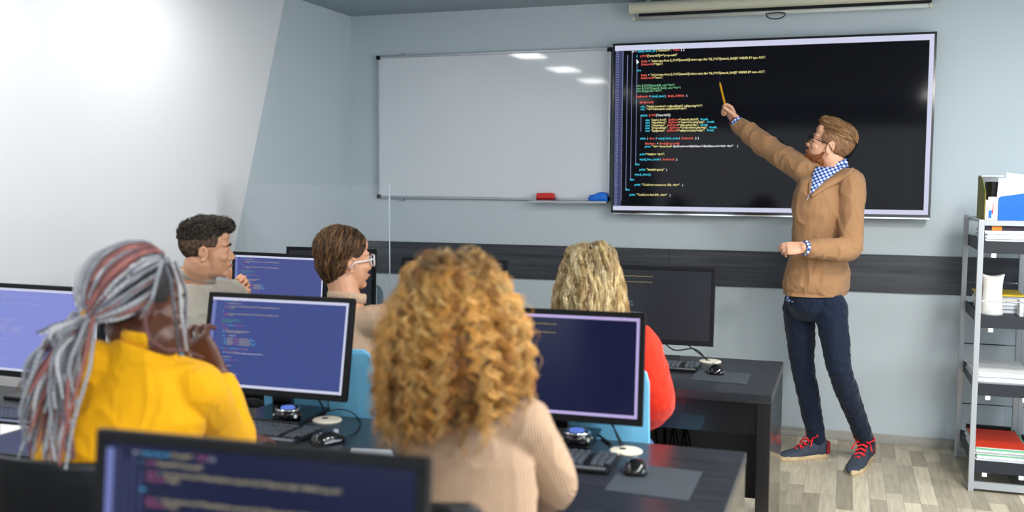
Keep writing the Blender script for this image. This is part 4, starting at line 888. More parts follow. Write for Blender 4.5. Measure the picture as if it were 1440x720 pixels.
# shirt collar round the neck, plaid opening on the chest, turned-down sweater collar and zip, all laid on the sweater surface
from mathutils.bvhtree import BVHTree
def surf(o):
    o3 = origin(o); return BVHTree.FromPolygons([v.co+o3 for v in o.data.vertices], [tuple(p.vertices) for p in o.data.polygons])
def laid(T, x, y, off, Yd):
    d = ray(x, y).normalized(); h, n_, i_, dd = T.ray_cast(CO, d); 
    if h is None: h, n_, i_, dd = T.find_nearest(at(x, y, Yd))
    return h+n_*off
TS = surf(sw)
nk = Vector(J['neck']); nd = (Mh @ Vector((-.02, 0, -.07))-nk).normalized()
ringcollar(P1, nk-nd*.02+Z*.0, (nd+Z*1.4), .064, .046, .005, m_plaid, 'shirt_collar')
def strip(T, left, right, off, th, Yd, n=10):      # a band of cloth between two outlines
    def rs(pl):
        pts = [laid(T, x, y, off, Yd) for x, y in pl]; out = []
        for i in range(n+1): t = i/n*(len(pts)-1); k = min(int(t), len(pts)-2); out.append(pts[k].lerp(pts[k+1], t-k))
        return out
    A, B = rs(left), rs(right); tow = -FW*th; mb = MB()
    mb.loft([[a, a.lerp(b2, .5)+tow*.4, b2, b2+tow, a.lerp(b2, .5)+tow*1.7, a+tow] for a, b2 in zip(A, B)]); return mb
obj('shirt_placket', strip(TS, [(1147, 236), (1143, 248), (1141, 262), (1139, 272)], [(1186, 232), (1172, 246), (1156, 257), (1141, 273)], .009, .005, 5.6), m_plaid, P1, smooth=True)
obj('sweater_collar', strip(TS, [(1196, 222), (1190, 234), (1174, 247), (1157, 258), (1139, 274)], [(1203, 230), (1196, 246), (1180, 257), (1161, 266), (1141, 279)], .004, .010, 5.6, 14), m_tan, sw, smooth=True)
obj('collar_edge', strip(TS, [(1148, 232), (1141, 244), (1137, 258), (1136, 272)], [(1152, 236), (1145, 247), (1141, 260), (1139, 274)], .003, .007, 5.6), m_tan, sw, smooth=True)
obj('zip', MB().tube([laid(TS, x, y, .009, 5.6) for x, y in ((1160, 257), (1148, 265), (1139, 273), (1136, 280))], .0028, 8), m_silver, sw)
# shirt tail under the hem, cuffs
mb = MB(); sec = []
for z, k in ((.05, 0), (-.005, .4), (-.03, 1)):
    sec.append([hem+axh*z+lh*.171*c_(a)+dh*.131*s_(a)-axh*(.028*max(0, s_(a+.5)) if False else .03*k*max(0, c_(a-PI*.75))) for a in np.linspace(0, 2*PI, 33)[:-1]])
mb.loft(sec); obj('shirt_tail', mb, m_plaid, P1)
for s, dv in (('l', .9), ('r', .885)):
    a, b2 = Vector(J['el'+s]).lerp(Vector(J['wr'+s]), dv-.02), Vector(J['el'+s]).lerp(Vector(J['wr'+s]), dv+.11); obj('shirt_cuff', MB().tube([a, b2], .0395, 20), m_plaid, P1)
a, b2 = Vector(J['elr']).lerp(Vector(J['wrr']), .99), Vector(J['elr']).lerp(Vector(J['wrr']), 1.045); obj('leather_strap', MB().tube([a, b2], .0365, 20), mat('brown_leather', rgb(110, 52, 28), .45), P1)
m_navy = cloth('navy_cotton_trousers', (16, 30, 52), rough=.8, bump=.15, var=.1)
mb = MB(); torso(mb, J, .006, top=False)
for s in 'lr': leg(mb, J['hip'+s], J['kn'+s], Vector(J['an'+s])+V(0, 0, -.0), .012, .86)
garment('trousers', mb, P1, m_navy, .006, .006, 8, 5, stretch=(1, 1, 1.3), smooth=14)
m_up = mat('navy_grey_suede', rgb(52, 62, 76), .8, var=.15, vscale=30, bump=.2, bscale=200); m_sole = mat('worn_cream_sole', rgb(196, 172, 134), .7, var=.15, vscale=25); m_lc = mat('red_lace', rgb(224, 32, 40), .7)
m_hl = mat('dark_red_suede', rgb(140, 30, 36), .8)
sneaker(P1, onz(1162, 642, 0)+V(0, 0, 0), onz(1093, 647, 0), m_up, m_sole, m_lc, m_hl)
sneaker(P1, onz(1222, 642, 0), onz(1196, 669, 0), m_up, m_sole, m_lc, m_hl)
glasses(P1, Mh, m_gloss, thick=.0024)
# hair: faded sides, swept quiff, ginger beard
m_fade = mat('short_fair_fade', rgb(150, 112, 82), .75, var=.12, vscale=60); m_beard = mat('ginger_beard', rgb(158, 98, 58), .8, var=.2, vscale=90, bump=.6, bscale=500)
hf = shell('hair_fade', Mh, lambda p: p.x < .052-.28*max(0, .02-p.z)*2 and p.z > -.058+.25*max(0, p.x) and not (p.x > -.028 and p.z < .018 and abs(p.y) > .05 and p.x < .03 and p.z < -.0) and not (p.x > .012 and p.z < -.012), (-.013, 0, .032), (.0985, .0765, .089), m_fade, P1, .0025)
bb = MB(); bb.ell((.026, 0, -.083), (.062, .0525, .038), Mh, 20, 12).ell((.068, 0, -.102), (.027, .028, .024), Mh).ell((.078, 0, -.086), (.016, .026, .01), Mh)
for s in (-1, 1): bb.ctube([Mh @ Vector(p) for p in ((.010, s*.061, -.048), (.022, s*.056, -.068), (.045, s*.046, -.088))], [.006, .01, .013], 12); bb.ctube([Mh @ Vector(p) for p in ((.093, s*.004, -.052), (.088, s*.02, -.058), (.08, s*.028, -.075))], [.005, .006, .006], 10)
me = wrinkle(solid(bb, .004, 3), .002, 70); bo = obj('beard', None, m_beard, P1, me=me, smooth=True)
def comb(M, n, roots, curve, K=9, rad=.0011, cols=None, parent=None, name='hair_strands', sides=3, mat_=None):
    P = []; CC = []
    for i in range(n):
        p = roots(i); pts = curve(i, p, K); P.append([list(M @ Vector(q)) for q in pts]); CC.append(cols(i))
    taper = np.linspace(1, .35, K)**.7
    return strands(name, P, rad*taper[None, :]*np.ones((n, 1)), CC, mat_ or hm, parent, sides)
def on_skull(p, off, c=(-.012, 0, .035), r=(.098, .076, .086)):
    q = Vector(((p[0]-c[0])/r[0], (p[1]-c[1])/r[1], (p[2]-c[2])/r[2])); q.normalize()
    return Vector((c[0]+q.x*(r[0]+off), c[1]+q.y*(r[1]+off), c[2]+q.z*(r[2]+off)))
def sk(az, el, off=.004): return on_skull((c_(el)*c_(az)*.1-.012, c_(el)*s_(az)*.08, s_(el)*.09+.035), off)
def u(a, b2): return random.uniform(a, b2)
# swept-back quiff: volume plus strands running front to back
from mathutils.bvhtree import BVHTree
def combed(M, vols, n, region, flow, seglen, K, rad, lift, cols, parent, name, seed=1, jitter=.25, sharp=.35, sides=3):
    """lay n tapering strands over the surfaces of the hair volumes, following a flow given in head space"""
    r_ = np.random.default_rng(seed); o3 = origin(parent); vs = []; fs = []
    for o in vols:
        k = len(vs); vs += [v.co+o3 for v in o.data.vertices]; fs += [tuple(i+k for i in p.vertices) for p in o.data.polygons]
    T = BVHTree.FromPolygons(vs, fs); Mi = M.inverted(); R3 = M.to_3x3().normalized(); P = []; CC = []
    loc = [Mi @ v for v in vs]; ok = [i for i, p in enumerate(loc) if region(p)]
    while len(P) < n:
        i = ok[r_.integers(len(ok))]; p = vs[i].copy(); lk = r_.uniform(.4, 1.3); L = seglen*r_.uniform(.75, 1.25); jt = Vector(r_.normal(0, jitter, 3)); wv = r_.uniform(0, 6.28); pts = []
        for k in range(K):
            t = k/(K-1); h, nn, _, _ = T.find_nearest(p)
            pts.append(h+nn*(lift(t)*lk)); d = (R3 @ (Vector(flow(Mi @ p, r_))+jt*(.6+.4*math.sin(t*6+wv)))); d = (d-nn*d.dot(nn)).normalized(); p = h+d*L/K
        P.append(pts); CC.append(cols(r_))
    tp = np.linspace(1, sharp, K)
    return strands(name, [[tuple(q) for q in w] for w in P], rad*tp[None, :]*np.ones((len(P), 1)), CC, hm, parent, sides)
def u(a, b2): return random.uniform(a, b2)
def pick(c): return lambda r_: c[r_.integers(len(c))]*r_.uniform(.8, 1.2)
hc = [lrgb(196, 152, 104), lrgb(172, 128, 84), lrgb(138, 100, 64), lrgb(118, 86, 56), lrgb(206, 168, 120)]
combed(Mh, [bo], 1500, lambda p: True, lambda p, r_: (.35, 0, -1), .02, 5, .0009, lambda t: .0005+.005*t, pick([lrgb(176, 106, 60), lrgb(146, 82, 44), lrgb(196, 128, 78), lrgb(128, 76, 44)]), P1, 'beard_strands', 12, .3)
qm = MB(); qm.ell((-.02, .006, .056), (.096, .072, .074), Mh, 24, 16); qm.ell((.056, .004, .104), (.040, .048, .024), Mh, 20, 12); qm.ell((.02, .004, .110), (.055, .048, .024), Mh, 20, 12)
ht = obj('hair_top', None, mat('fair_brown_hair', rgb(140, 104, 68), .55, var=.2, vscale=70), P1, me=trim(solid(qm, .004, 3), lambda p: (Mh.inverted() @ p).z > .052-.0*(Mh.inverted() @ p).x), smooth=True)
combed(Mh, [ht], 900, lambda p: p.z > .06, lambda p, r_: (-1, .25*(1 if p.y > .0 else -.3), -.1), .075, 9, .0012, lambda t: .001+.005*math.sin(t*2.6), pick(hc), P1, 'hair_strands', 3, .12)
combed(Mh, [hf], 1500, lambda p: p.z > -.045, lambda p, r_: (-.8, 0, -.55), .022, 4, .0008, lambda t: .0008+.001*t, pick(hc[1:4]), P1, 'side_hair_strands', 4, .2)
# marker held in the raised hand
mk = empty('marker', at(1013, 131, 5.84), 'yellow marker with dark tip in the raised hand of the presenter', 'marker'); a, b2 = at(1020, 149, 5.82), at(1012.3, 117, 5.90)
obj('barrel', MB().tube([a, b2], .0055, 12), mat('yellow_barrel', rgb(236, 172, 20), .4), mk); e_ = at(1009.3, 104, 5.93)
obj('cap', MB().tube([b2, b2.lerp(e_, .55), e_], [.0058, .005, .0018], 12), mat('navy_cap', rgb(14, 18, 50), .35), mk)

# ------------------------------------------------------------------ seated people
def seated(label, pelvis, chest, neck, lh, ls, shr, elr, wrr, shl, ell, wrl, M, skin, hands=(), w=1.0, kdir=V(0, 1, 0), bulk=1.0, voxel=.0055, nw=1.0, aw=1.0):
    pe = Vector(pelvis); l = Vector(lh).normalized()
    hl, hr = pe-l*.085+V(0, 0, -.01), pe+l*.085+V(0, 0, -.01); kd = Vector(kdir).normalized()
    J = dict(pelvis=pe, chest=chest, neck=neck, lh=lh, ls=ls, shr=shr, elr=elr, wrr=wrr, shl=shl, ell=ell, wrl=wrl, w=w, bulk=bulk, hipl=hl, hipr=hr, nw=nw, aw=aw)
    for s, h, sg in (('l', hl, -1), ('r', hr, 1)):
        kn = h+kd*.40+l*sg*.03; kn.z = .50; J['kn'+s] = kn; an = kn+kd*.02; an.z = .10; J['an'+s] = an; t = an+kd*.13; t.z = .035; J['toe'+s] = t
    P, b_ = person(label, (pe.x, pe.y, 0), J, skin, M, None, hands=list(hands), voxel=voxel); return P, J
def trousers(P, J, m):
    mb = MB(); torso(mb, J, .008, top=False)
    for s in 'lr': leg(mb, J['hip'+s], J['kn'+s], J['an'+s], .012, 1.0)
    garment('trousers', mb, P, m, .009, .005, 9, 2)
    for s in 'lr':
        a, t = Vector(J['an'+s]), Vector(J['toe'+s]); d = (t-a); d.z = 0; d.normalize(); h = a-d*.07; h.z = 0; q = t+d*.04; q.z = 0
        sneaker(P, h, q, m_dshoe, m_wsole)
m_dshoe = mat('dark_shoe_fabric', rgb(40, 42, 48), .8); m_wsole = mat('white_rubber_sole', rgb(220, 220, 216), .6)
m_jean = cloth('blue_denim', (70, 100, 150), bump=.2); m_blkt = cloth('black_trousers', (28, 30, 36), bump=.15)
def top(P, J, m, inf=.013, endl=.93, endr=.93, amp=.005, voxel=.006, seed=1, collar_r=.06, name='sweater', aw=1.05, hemz=None, freq=7, bulk=None):
    mb = MB(); torso(mb, J, inf); q =  Vector(J['neck']).lerp(Vector(J['chest']), .28)
    arm(mb, J['shl'], J['ell'], J['wrl'], inf, aw, end=endl, neckpt=q); arm(mb, J['shr'], J['elr'], J['wrr'], inf, aw, end=endr, neckpt=q)
    nk = Vector(J['neck']); return garment(name, mb, P, m, voxel, amp, freq, seed, keep=lambda p: (p-nk-V(0, 0, .03)).length > collar_r, stretch=(1, 1, .7))
# --- man in the grey linen shirt, profile to the right
Hg = at(291, 351, 3.34); Mg = headframe(Hg, CR*.97+CF*.24-Z*.02, Z, .95)
nk = at(276, 390, 3.36)
G, J = seated('person with short dark hair in grey linen shirt, chin resting on hands', (nk.x-.05, 3.36, .56), nk+V(-.03, -.01, -.30), nk, CR*.9+CF*.2, CR*.8+CF*.5,
 at(322, 418, 3.50), at(345, 500, 3.72), at(338, 410, 3.72), at(240, 428, 3.30), at(230, 520, 3.62), at(322, 405, 3.74), Mg, sk_tan, w=1.1, kdir=V(-.1, 1, 0), nw=1.15, voxel=.004,
 hands=[dict(wr=at(343, 408, 3.66), f=-CR*.75+Z*.35, n=-CF*.2-Z*.9, s_side=-CF, curls=(.7, .8, .9, 1.0), size=.9, thumb=(.9, .15, .35)), dict(wr=at(326, 414, 3.76), f=CR*.6+Z*.6, n=-CF, s_side=Z, curls=(.9, .9, .9, .9), size=.9)])
face_parts(G, Mg, (60, 44, 34), (40, 28, 22))
m_linen = cloth('grey_beige_linen', (176, 170, 158), bump=.4, bscale=180, var=.1)
nt, b = tree(m_linen)
top(G, J, m_linen, .016, .9, .86, .007, .006, 4, .03, 'shirt', 1.15)
ringcollar(G, nk+V(0, 0, -.004), Z+CR*.25, .070, .03, .006, m_linen, 'shirt_collar'); trousers(G, J, m_blkt)
hd = [lrgb(46, 38, 32), lrgb(66, 56, 46), lrgb(34, 28, 24), lrgb(88, 76, 64)]
m_dkfade = mat('dark_hair_fade', rgb(104, 80, 62), .8, var=.2, vscale=80)
hf = shell('hair_fade', Mg, lambda p: p.x < .05-.3*max(0, .05-p.z) and p.z > -.055+.45*max(0, p.x+.02) and not (p.x > -.03 and p.z < .012 and abs(p.y) > .055), (-.013, 0, .034), (.098, .0765, .087), m_dkfade, G, .003)
qm = MB(); qm.ell((-.02, 0, .052), (.097, .078, .074), Mg, 24, 16); qm.ell((.056, 0, .098), (.045, .052, .028), Mg, 20, 12); qm.ell((.0, 0, .108), (.07, .052, .024), Mg, 20, 12)
ht = obj('hair_top', None, mat('dark_brown_hair', rgb(44, 36, 30), .6, var=.2, vscale=70), G, me=trim(wrinkle(solid(qm, .004, 3), .006, 38), lambda p: (Mg.inverted() @ p).z > .045+.22*max(0, (Mg.inverted() @ p).x)), smooth=True)
combed(Mg, [ht], 1300, lambda p: p.z > .05, lambda p, r_: (.8, .1, .5), .045, 7, .0015, lambda t: .001+.012*t, pick(hd), G, 'hair_strands', 5, .35)
combed(Mg, [ht], 500, lambda p: p.z < .09 or p.x < -.05, lambda p, r_: (.2, 0, -.9), .04, 6, .0013, lambda t: .001+.004*t, pick(hd[:3]), G, 'crown_hair_strands', 6, .3)
combed(Mg, [hf], 1800, lambda p: p.z > -.045, lambda p, r_: (-.2, 0, -1), .016, 4, .0008, lambda t: .0006+.0015*t, pick(hd[:3]), G, 'side_hair_strands', 7, .25)

# --- person with glasses, ribbed beige roll-neck, turned away to the right
Hw = at(485, 366, 3.36); Mw = headframe(Hw, CR*.80+CF*.58+Z*.02, Z, .98)
nk = at(487, 424, 3.34); sk_w = sk_tan
Wp, J = seated('person with slicked brown hair and clear glasses in beige ribbed roll-neck', (nk.x, 3.34, .56), nk+V(0, 0, -.30), nk, CR*.95+CF*.1, CR*.95+CF*.15,
 at(543, 452, 3.34), at(560, 540, 3.50), at(520, 560, 3.76), at(428, 452, 3.44), at(415, 540, 3.55), at(450, 560, 3.78), Mw, sk_w, w=1.0, voxel=.004,
 hands=[dict(wr=at(520, 560, 3.76), f=CF, n=-Z, s_side=-CR, curls=(.3, .3, .3, .3), size=.9), dict(wr=at(450, 560, 3.78), f=CF, n=-Z, s_side=CR, curls=(.3, .3, .3, .3), size=.9)])
face_parts(Wp, Mw, (60, 44, 34), (50, 34, 24))
m_rib1 = ribbed('beige_ribbed_knit', (206, 176, 150), 50)
top(Wp, J, m_rib1, .014, .93, .93, .003, .006, 2, .02)
ringcollar(Wp, at(487, 424, 3.35), Z+CR*.1+CF*.1, .068, .036, .006, m_rib1, 'roll_neck'); trousers(Wp, J, m_jean)
m_clr = mat('clear_glasses_frame', rgb(228, 224, 228), .15, spec=.8, var=0)
glasses(Wp, Mw, m_clr, round_=False, thick=.003)
obj('ear_stud', MB().ell((-.008, -.084, -.04), (.003, .003, .003), Mw, 10, 8), mat('gold_stud', rgb(220, 190, 110), .2, .9, var=0), Wp, smooth=True)
def vol(mb):
    mb.ell((-.02, 0, .048), (.102, .083, .086), Mw, 24, 16); mb.ell((-.045, 0, .0), (.068, .070, .075), Mw, 20, 14); mb.ell((-.05, 0, -.045), (.045, .05, .042), Mw, 20, 14)
hw_ = [lrgb(50, 34, 24), lrgb(80, 54, 34), lrgb(124, 88, 54), lrgb(36, 24, 18), lrgb(160, 120, 78), lrgb(64, 44, 30)]
hv = shell('hair_volume', Mw, lambda p: p.x < .066-.9*max(0, .06-p.z) and not (p.x > -.028 and p.z < .014), (-.02, 0, .045), (.10, .08, .082), mat('dark_brown_slick_hair', rgb(40, 27, 20), .6, var=.25, vscale=40), Wp, 0, .004, vol, .003, 30)
combed(Mw, [hv], 2800, lambda p: p.z > .0, lambda p, r_: Vector((-.09, p.y*.55, -.08))-Vector(p), .10, 10, .0012, lambda t: .001+.005*math.sin(t*2.7), pick(hw_), Wp, 'hair_strands', 8, .03)
combed(Mw, [hv], 1500, lambda p: True, lambda p, r_: (-.2, -p.y*4, -1), .05, 7, .001, lambda t: .001+.002*math.sin(t*3), pick(hw_[:4]), Wp, 'nape_hair_strands', 9, .15)

# --- blonde person in the red sweater
Hr = at(831, 400, 3.42); Mr = headframe(Hr+V(0, 0, -.0), CF*.97+CR*.25, Z, 1.05); nk = Hr+V(-.0, -.02, -.165)
R1, J = seated('person with long wavy blonde hair in a bright red sweater', (nk.x, 3.40, .56), nk+V(0, 0, -.29), nk, V(1, .05, 0), V(1, .1, 0),
 nk+V(.165, .02, -.05), at(922, 560, 3.50), at(905, 590, 3.82), nk+V(-.165, .0, -.05), nk+V(-.21, .10, -.30), nk+V(-.12, .42, -.30), Mr, sk_fair, w=1.0,
 hands=[dict(wr=at(905, 590, 3.82)+V(0, 0, .03), f=CF-CR*.4, n=-Z, s_side=-CR, curls=(.3, .3, .3, .3), size=.88), dict(wr=nk+V(-.12, .42, -.30), f=CF, n=-Z, s_side=CR, curls=(.3, .3, .3, .3), size=.88)])
face_parts(R1, Mr, (70, 90, 80), (130, 100, 70))
top(R1, J, cloth('bright_red_knit', (232, 48, 22), bump=.15), .022, .93, .9, .006, .007, 6, .05, aw=1.25); trousers(R1, J, m_jean)
def lockhair(name, M, parent, n, length, spread, cols, curl, K=46, per=7, srad=.0012, brad=.006, lrange=(.62, 1.28), seed=3, root_el=(-.15, 1.5), keep_az=lambda az: abs(az) > 1.0, zmin=None, tipcol=None, side_len=None):
    r_ = np.random.default_rng(seed); P = []; RR = []; CC = []; Mi = np.array(M)
    made = 0
    while made < n:
        az = r_.uniform(-PI, PI); el = math.asin(min(1, r_.uniform(math.sin(root_el[0]), math.sin(root_el[1])))); 
        if el < .75 and not keep_az(az): continue
        made += 1
        root = sk(az, el, .002); dirn = Vector((c_(az), s_(az), 0)); dist = math.hypot(root.x+.012, root.y)
        L = length(az, el, r_); amp, pitch = curl(r_); ph = r_.uniform(0, 2*PI); hand = r_.choice((-1, 1)); out = spread(az, el, r_); ctr = []
        base = r_.uniform(0, 1)
        for k in range(K):
            t = k/(K-1); s = t*L
            # rise outward over the skull, then fall
            rise = min(s, .10); fall = max(0, s-.05)
            rad_ = dist+(out-dist)*(1-math.exp(-(s/.115)**1.5)); zz = root.z+.035*math.sin(min(1, s/.10)*PI)*max(0, s_(el))*.9*(.15+.6*base) - fall*(.96) - (0 if el > .5 else 0)
            squeeze = 1-.18*max(0, (t-.6))*base
            ctr.append(Vector((-.012+dirn.x*rad_*squeeze, dirn.y*rad_*squeeze, zz)))
        wgt = [min(1, (k/(K-1)*L)/.05) for k in range(K)]
        cs = []
        for k in range(K):
            t = k/(K-1); s = t*L; a = ph+hand*2*PI*s/pitch; am = amp*wgt[k]*(1-.25*t)
            cs.append(ctr[k]+Vector((am*c_(a), am*s_(a), am*.25*c_(a*1.0+1))))
        cs = np.array(cs); col = cols(r_, az, el); lsh = r_.uniform(*lrange)
        for j in range(per):
            o = r_.normal(0, brad*.5, 3); tw = r_.uniform(0, 6.28); tt = np.linspace(0, 1, K)
            off = o[None, :]*(1-.35*tt)[:, None]+.0022*np.stack([np.sin(tt*22+tw), np.cos(tt*19+tw), np.sin(tt*15)], 1)
            fr = r_.uniform(.88, 1.0); q = cs+off; q = np.stack([np.interp(tt*fr, tt, q[:, a]) for a in range(3)], 1)
            w = q @ Mi[:3, :3].T+Mi[:3, 3]; P.append(w); RR.append(srad*(1-.6*tt**3)); sh = lsh*r_.uniform(.85, 1.15)
            CC.append(np.array([col(x) for x in tt])*sh)
    return strands(name, P, np.array(RR), np.array(CC), hm, parent)
def core_hair(M, m, parent, rings_, name='hair_volume'):
    mb = MB(); mb.loft([[M @ Vector((cx+rx*c_(2*PI*k/24), ry*s_(2*PI*k/24), z)) for k in range(24)] for z, cx, rx, ry in rings_]); me = wrinkle(solid(mb, .007, 3), .008, 22); return obj(name, None, m, parent, me=me, smooth=True)
core_hair(Mr, mat('dark_blonde_underlayer', rgb(126, 98, 64), .7, var=.2, vscale=30), R1, [(.115, -.012, .03, .03), (.10, -.014, .065, .052), (.06, -.02, .088, .074), (.0, -.045, .085, .083), (-.08, -.06, .07, .095), (-.16, -.07, .05, .10), (-.22, -.075, .03, .09)])
bl = [(232, 210, 160), (214, 188, 136), (196, 166, 116), (240, 222, 178), (176, 144, 98)]
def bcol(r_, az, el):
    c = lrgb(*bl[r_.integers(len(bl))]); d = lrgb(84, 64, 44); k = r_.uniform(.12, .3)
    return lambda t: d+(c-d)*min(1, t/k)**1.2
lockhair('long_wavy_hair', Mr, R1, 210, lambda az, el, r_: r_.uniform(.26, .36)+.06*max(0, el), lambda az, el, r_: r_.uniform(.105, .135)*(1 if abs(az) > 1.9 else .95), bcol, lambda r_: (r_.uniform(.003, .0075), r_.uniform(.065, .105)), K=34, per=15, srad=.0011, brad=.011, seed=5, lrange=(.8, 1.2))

# --- curly haired person, nearest, seen from behind
Hk = at(641, 446, 1.98); Mk = headframe(Hk, CF*.95+CR*.25, Z, 1.0); nk = Hk+V(.03, -.02, -.165)
K1p, J = seated('person with big golden curly hair in a beige ribbed top, seen from behind', (nk.x+.01, 1.93, .56), nk+V(.01, -.01, -.30), nk+V(0, 0, .0), V(1, .05, 0), V(1, .12, 0),
 at(733, 596, 2.0), at(785, 686, 2.16), at(712, 700, 2.48), nk+V(-.125, .03, -.055), nk+V(-.15, .19, -.30), nk+V(-.08, .50, -.31), Mk, sk_fair, w=.79, aw=.93,
 hands=[dict(wr=at(712, 700, 2.48), f=CF-CR*.5, n=-Z, s_side=-CR, curls=(.3, .3, .3, .3), size=.88), dict(wr=nk+V(-.08, .50, -.31), f=CF, n=-Z, s_side=CR, curls=(.3, .3, .3, .3), size=.88)])
face_parts(K1p, Mk, (80, 70, 50), (130, 90, 50))
top(K1p, J, ribbed('beige_fine_rib_knit', (180, 152, 128), 62, strength=.6), .012, .95, .95, .004, .005, 8, .05, aw=1.0, name='ribbed_top'); trousers(K1p, J, m_jean)
core_hair(Mk, mat('shaded_brown_underlayer', rgb(92, 58, 28), .7, var=.3, vscale=25), K1p, [(.12, -.012, .03, .03), (.10, -.014, .07, .06), (.06, -.02, .095, .086), (.0, -.045, .10, .112), (-.08, -.06, .10, .135), (-.15, -.07, .075, .12), (-.2, -.075, .05, .10)])  # core colour darkened to paint the shade deep inside the curls
cg = [(228, 184, 112), (208, 158, 84), (190, 136, 66), (238, 206, 142), (148, 100, 52), (216, 172, 102)]
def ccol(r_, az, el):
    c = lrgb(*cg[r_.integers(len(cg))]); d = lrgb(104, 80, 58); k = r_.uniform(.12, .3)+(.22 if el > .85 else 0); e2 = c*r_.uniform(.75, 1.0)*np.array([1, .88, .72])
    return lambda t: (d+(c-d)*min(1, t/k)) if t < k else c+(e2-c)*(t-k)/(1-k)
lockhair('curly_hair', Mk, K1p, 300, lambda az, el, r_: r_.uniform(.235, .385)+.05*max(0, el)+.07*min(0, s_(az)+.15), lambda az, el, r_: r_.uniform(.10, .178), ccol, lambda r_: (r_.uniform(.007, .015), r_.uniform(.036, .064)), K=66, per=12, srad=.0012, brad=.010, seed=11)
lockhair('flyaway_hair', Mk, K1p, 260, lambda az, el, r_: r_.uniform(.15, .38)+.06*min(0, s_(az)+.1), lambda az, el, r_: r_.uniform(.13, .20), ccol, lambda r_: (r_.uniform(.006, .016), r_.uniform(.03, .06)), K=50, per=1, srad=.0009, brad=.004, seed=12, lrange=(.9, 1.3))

# --- person in yellow with grey braids
Hy = at(196, 429, 2.02); My = headframe(Hy, CR*.78+CF*.62-Z*.04, Z, 1.06); nk = at(211, 474, 1.99)
Y1, J = seated('person with long grey box braids in a mustard yellow sweater, hand at chin', (-1.70, 1.90, .56), (-1.655, 1.93, .85), nk+V(0, 0, .0), V(1, .05, 0), V(1, .25, 0),
 at(272, 552, 2.03), at(327, 640, 2.24), at(309, 534, 2.26), at(130, 522, 1.92), at(92, 640, 2.10), (-1.60, 2.38, .80), My, sk_dark, w=1.03, bulk=1.05, aw=1.22, voxel=.004,
 hands=[dict(wr=at(306, 526, 2.26), f=-CR*.55+Z*.8, n=CF*.95+CR*.28, s_side=-CR, curls=(.55, .7, .8, .8), size=1.18, thumb=(.7, .4, .6), spread=.3), dict(wr=(-1.60, 2.38, .80), f=CR*.5+CF, n=-Z, s_side=-CR, curls=(.3, .3, .3, .3), size=.95)])
face_parts(Y1, My, (40, 26, 20), (20, 14, 12), lips=(96, 50, 48))
m_yel = cloth('mustard_yellow_knit', (242, 176, 8), bump=.1, var=.03)
top(Y1, J, m_yel, .013, .96, .9, .006, .005, 12, .02, aw=1.24, freq=6)
ringcollar(Y1, nk+V(0, 0, -.02), Z+CR*.1+CF*.1, .064, .034, .007, m_yel, 'collar'); trousers(Y1, J, m_blkt)
shell('scalp_hair', My, lambda p: p.x < .075-.6*max(0, .07-p.z) and p.z > -.06+.5*max(0, p.x+.02) and not (p.x > -.03 and p.z < .012 and abs(p.y) > .06), (-.013, 0, .034), (.098, .0765, .087), mat('black_scalp_hair', rgb(34, 32, 34), .7), Y1, .003)
tie = at(124, 449, 1.90); Myi = My.inverted(); tl = Myi @ tie
bc = [(150, 154, 162), (126, 130, 140), (178, 180, 186), (96, 98, 106), (150, 96, 92), (110, 74, 74), (168, 170, 178), (140, 142, 150), (186, 188, 192)]
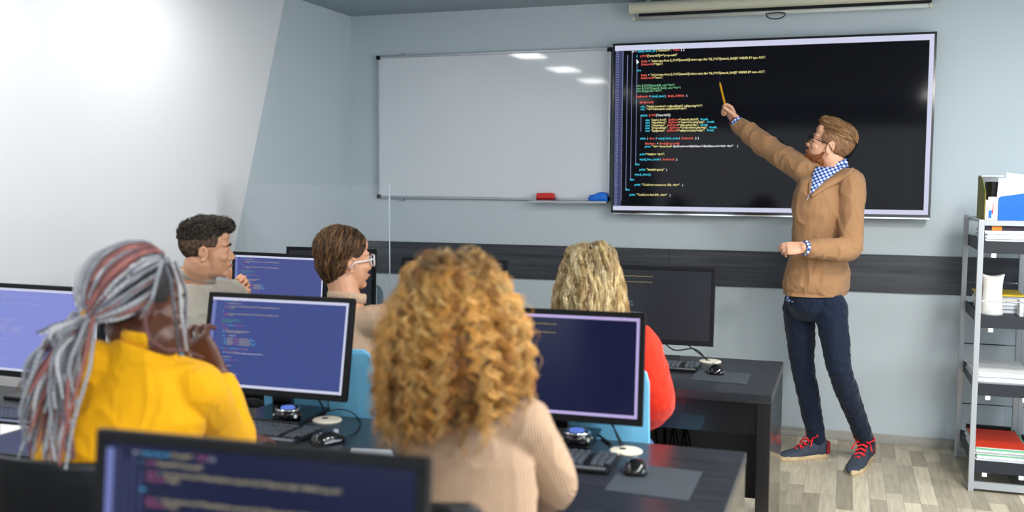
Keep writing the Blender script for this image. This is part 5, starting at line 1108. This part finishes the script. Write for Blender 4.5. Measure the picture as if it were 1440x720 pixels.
def braid_set():
    P = []; RR = []; CC = []; r_ = np.random.default_rng(21); K = 90
    tt = np.linspace(0, 1, K)
    for i in range(100):
        az = r_.uniform(-2.2, 2.2); el = r_.uniform(.15, 1.35) if i % 3 else r_.uniform(.5, 1.45)
        if i % 4 == 0: az = r_.choice((-1, 1))*r_.uniform(1.35, 2.3); el = r_.uniform(-.4, .35)
        if abs(az) < 1 and el < .75: el = r_.uniform(.75, 1.3)
        st = sk(az, el, .006); n1 = 40; pts = []
        lift = r_.uniform(.008, .026)
        for k in range(n1):
            t = k/(n1-1); q = st.lerp(tl, t); o = on_skull(q, .006+lift*math.sin(min(1, t*1.3)*PI*.5)) if t < .8 else None
            qq = Vector(on_skull(q, .006+lift)) ; w = max(0, (t-.45)/.55)**1.5
            base_ = on_skull(q, .004+lift*math.sin(min(1, t*2)*PI/2)); pts.append(base_.lerp(tl+Vector(r_.normal(0, .002, 3)), w))
        pts = [np.array(My @ p) for p in pts]
        jt = np.array([r_.normal(0, .012), r_.normal(0, .01), r_.normal(0, .008)]); 
        # falling tail
        L = r_.uniform(.28, .50); ex = r_.uniform(22, 108); ey = r_.uniform(540, 672); short = r_.random() < .12
        if short: ex, ey = r_.uniform(48, 90), r_.uniform(468, 500)
        e3 = np.array(at(ex, ey, 1.76+r_.normal(0, .025))); s3 = np.array(tie)+jt; mid = s3*.5+e3*.5+np.array([-.015 if not short else 0, -.05, .04 if not short else .01])*r_.uniform(.3, 1.3)
        n2 = K-n1
        for k in range(1, n2+1):
            t = k/n2; p = (1-t)**2*s3+2*t*(1-t)*mid+t*t*e3; p = p+np.array([.004*math.sin(t*9+i), .004*math.cos(t*7+i), 0]); pts.append(p)
        pts = np.array(pts); P.append(pts); s = np.concatenate([[0], np.cumsum(np.linalg.norm(np.diff(pts, axis=0), axis=1))])
        th = r_.uniform(.0042, .0066); RR.append(th*(1+.16*np.sin(s/.0125*2*PI))*np.where(tt > .8, 1-(tt-.8)*3.2, 1))
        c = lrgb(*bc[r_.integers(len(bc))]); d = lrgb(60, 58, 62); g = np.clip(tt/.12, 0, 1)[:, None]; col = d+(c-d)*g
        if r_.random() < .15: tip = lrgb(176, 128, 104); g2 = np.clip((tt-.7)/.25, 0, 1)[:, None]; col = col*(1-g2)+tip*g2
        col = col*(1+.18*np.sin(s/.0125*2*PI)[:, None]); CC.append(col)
    # loose braids beside the face and down the back
    for pl in ([(238, 362, 2.10), (252, 400, 2.02), (256, 450, 1.98), (262, 492, 2.02), (268, 500, 2.06)], [(246, 368, 2.14), (262, 410, 2.12), (261, 455, 2.1), (259, 495, 2.1)], [(226, 356, 2.0), (240, 392, 1.93), (246, 440, 1.92), (252, 500, 1.98)], [(214, 424, 1.93), (203, 452, 1.9), (210, 478, 1.88), (232, 492, 1.9), (262, 494, 1.95), (286, 503, 2.02)], [(228, 366, 1.96), (214, 420, 1.9), (200, 446, 1.92)],
               [(134, 456, 1.88), (126, 520, 1.76), (104, 590, 1.72), (92, 660, 1.70)], [(130, 452, 1.88), (116, 520, 1.76), (92, 600, 1.72), (84, 655, 1.70)], [(122, 452, 1.88), (98, 478, 1.86), (72, 500, 1.84), (46, 540, 1.84)]):
        cps = np.array([at(*q) for q in pl]); ts = np.linspace(0, 1, len(cps)); pts = np.stack([np.interp(tt, ts, cps[:, a]) for a in range(3)], 1)
        for _ in range(14): pts[1:-1] = pts[1:-1]*.5+(pts[:-2]+pts[2:])*.25
        s = np.concatenate([[0], np.cumsum(np.linalg.norm(np.diff(pts, axis=0), axis=1))]); P.append(pts); RR.append(.0045*(1+.16*np.sin(s/.0125*2*PI))*(1-.3*tt)); c = lrgb(*random.choice(bc[:6])); CC.append(np.repeat(c[None], K, 0)*(1+.15*np.sin(s/.0125*2*PI)[:, None]))
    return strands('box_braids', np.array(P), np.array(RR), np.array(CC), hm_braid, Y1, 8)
braid_set()
obj('hair_tie', MB().tube([tie+Vector((.0, .024*c_(a), .024*s_(a))) for a in np.linspace(0, 2*PI, 20)], .0045, 8), mat('gold_brown_tie', rgb(190, 140, 60), .5), Y1)
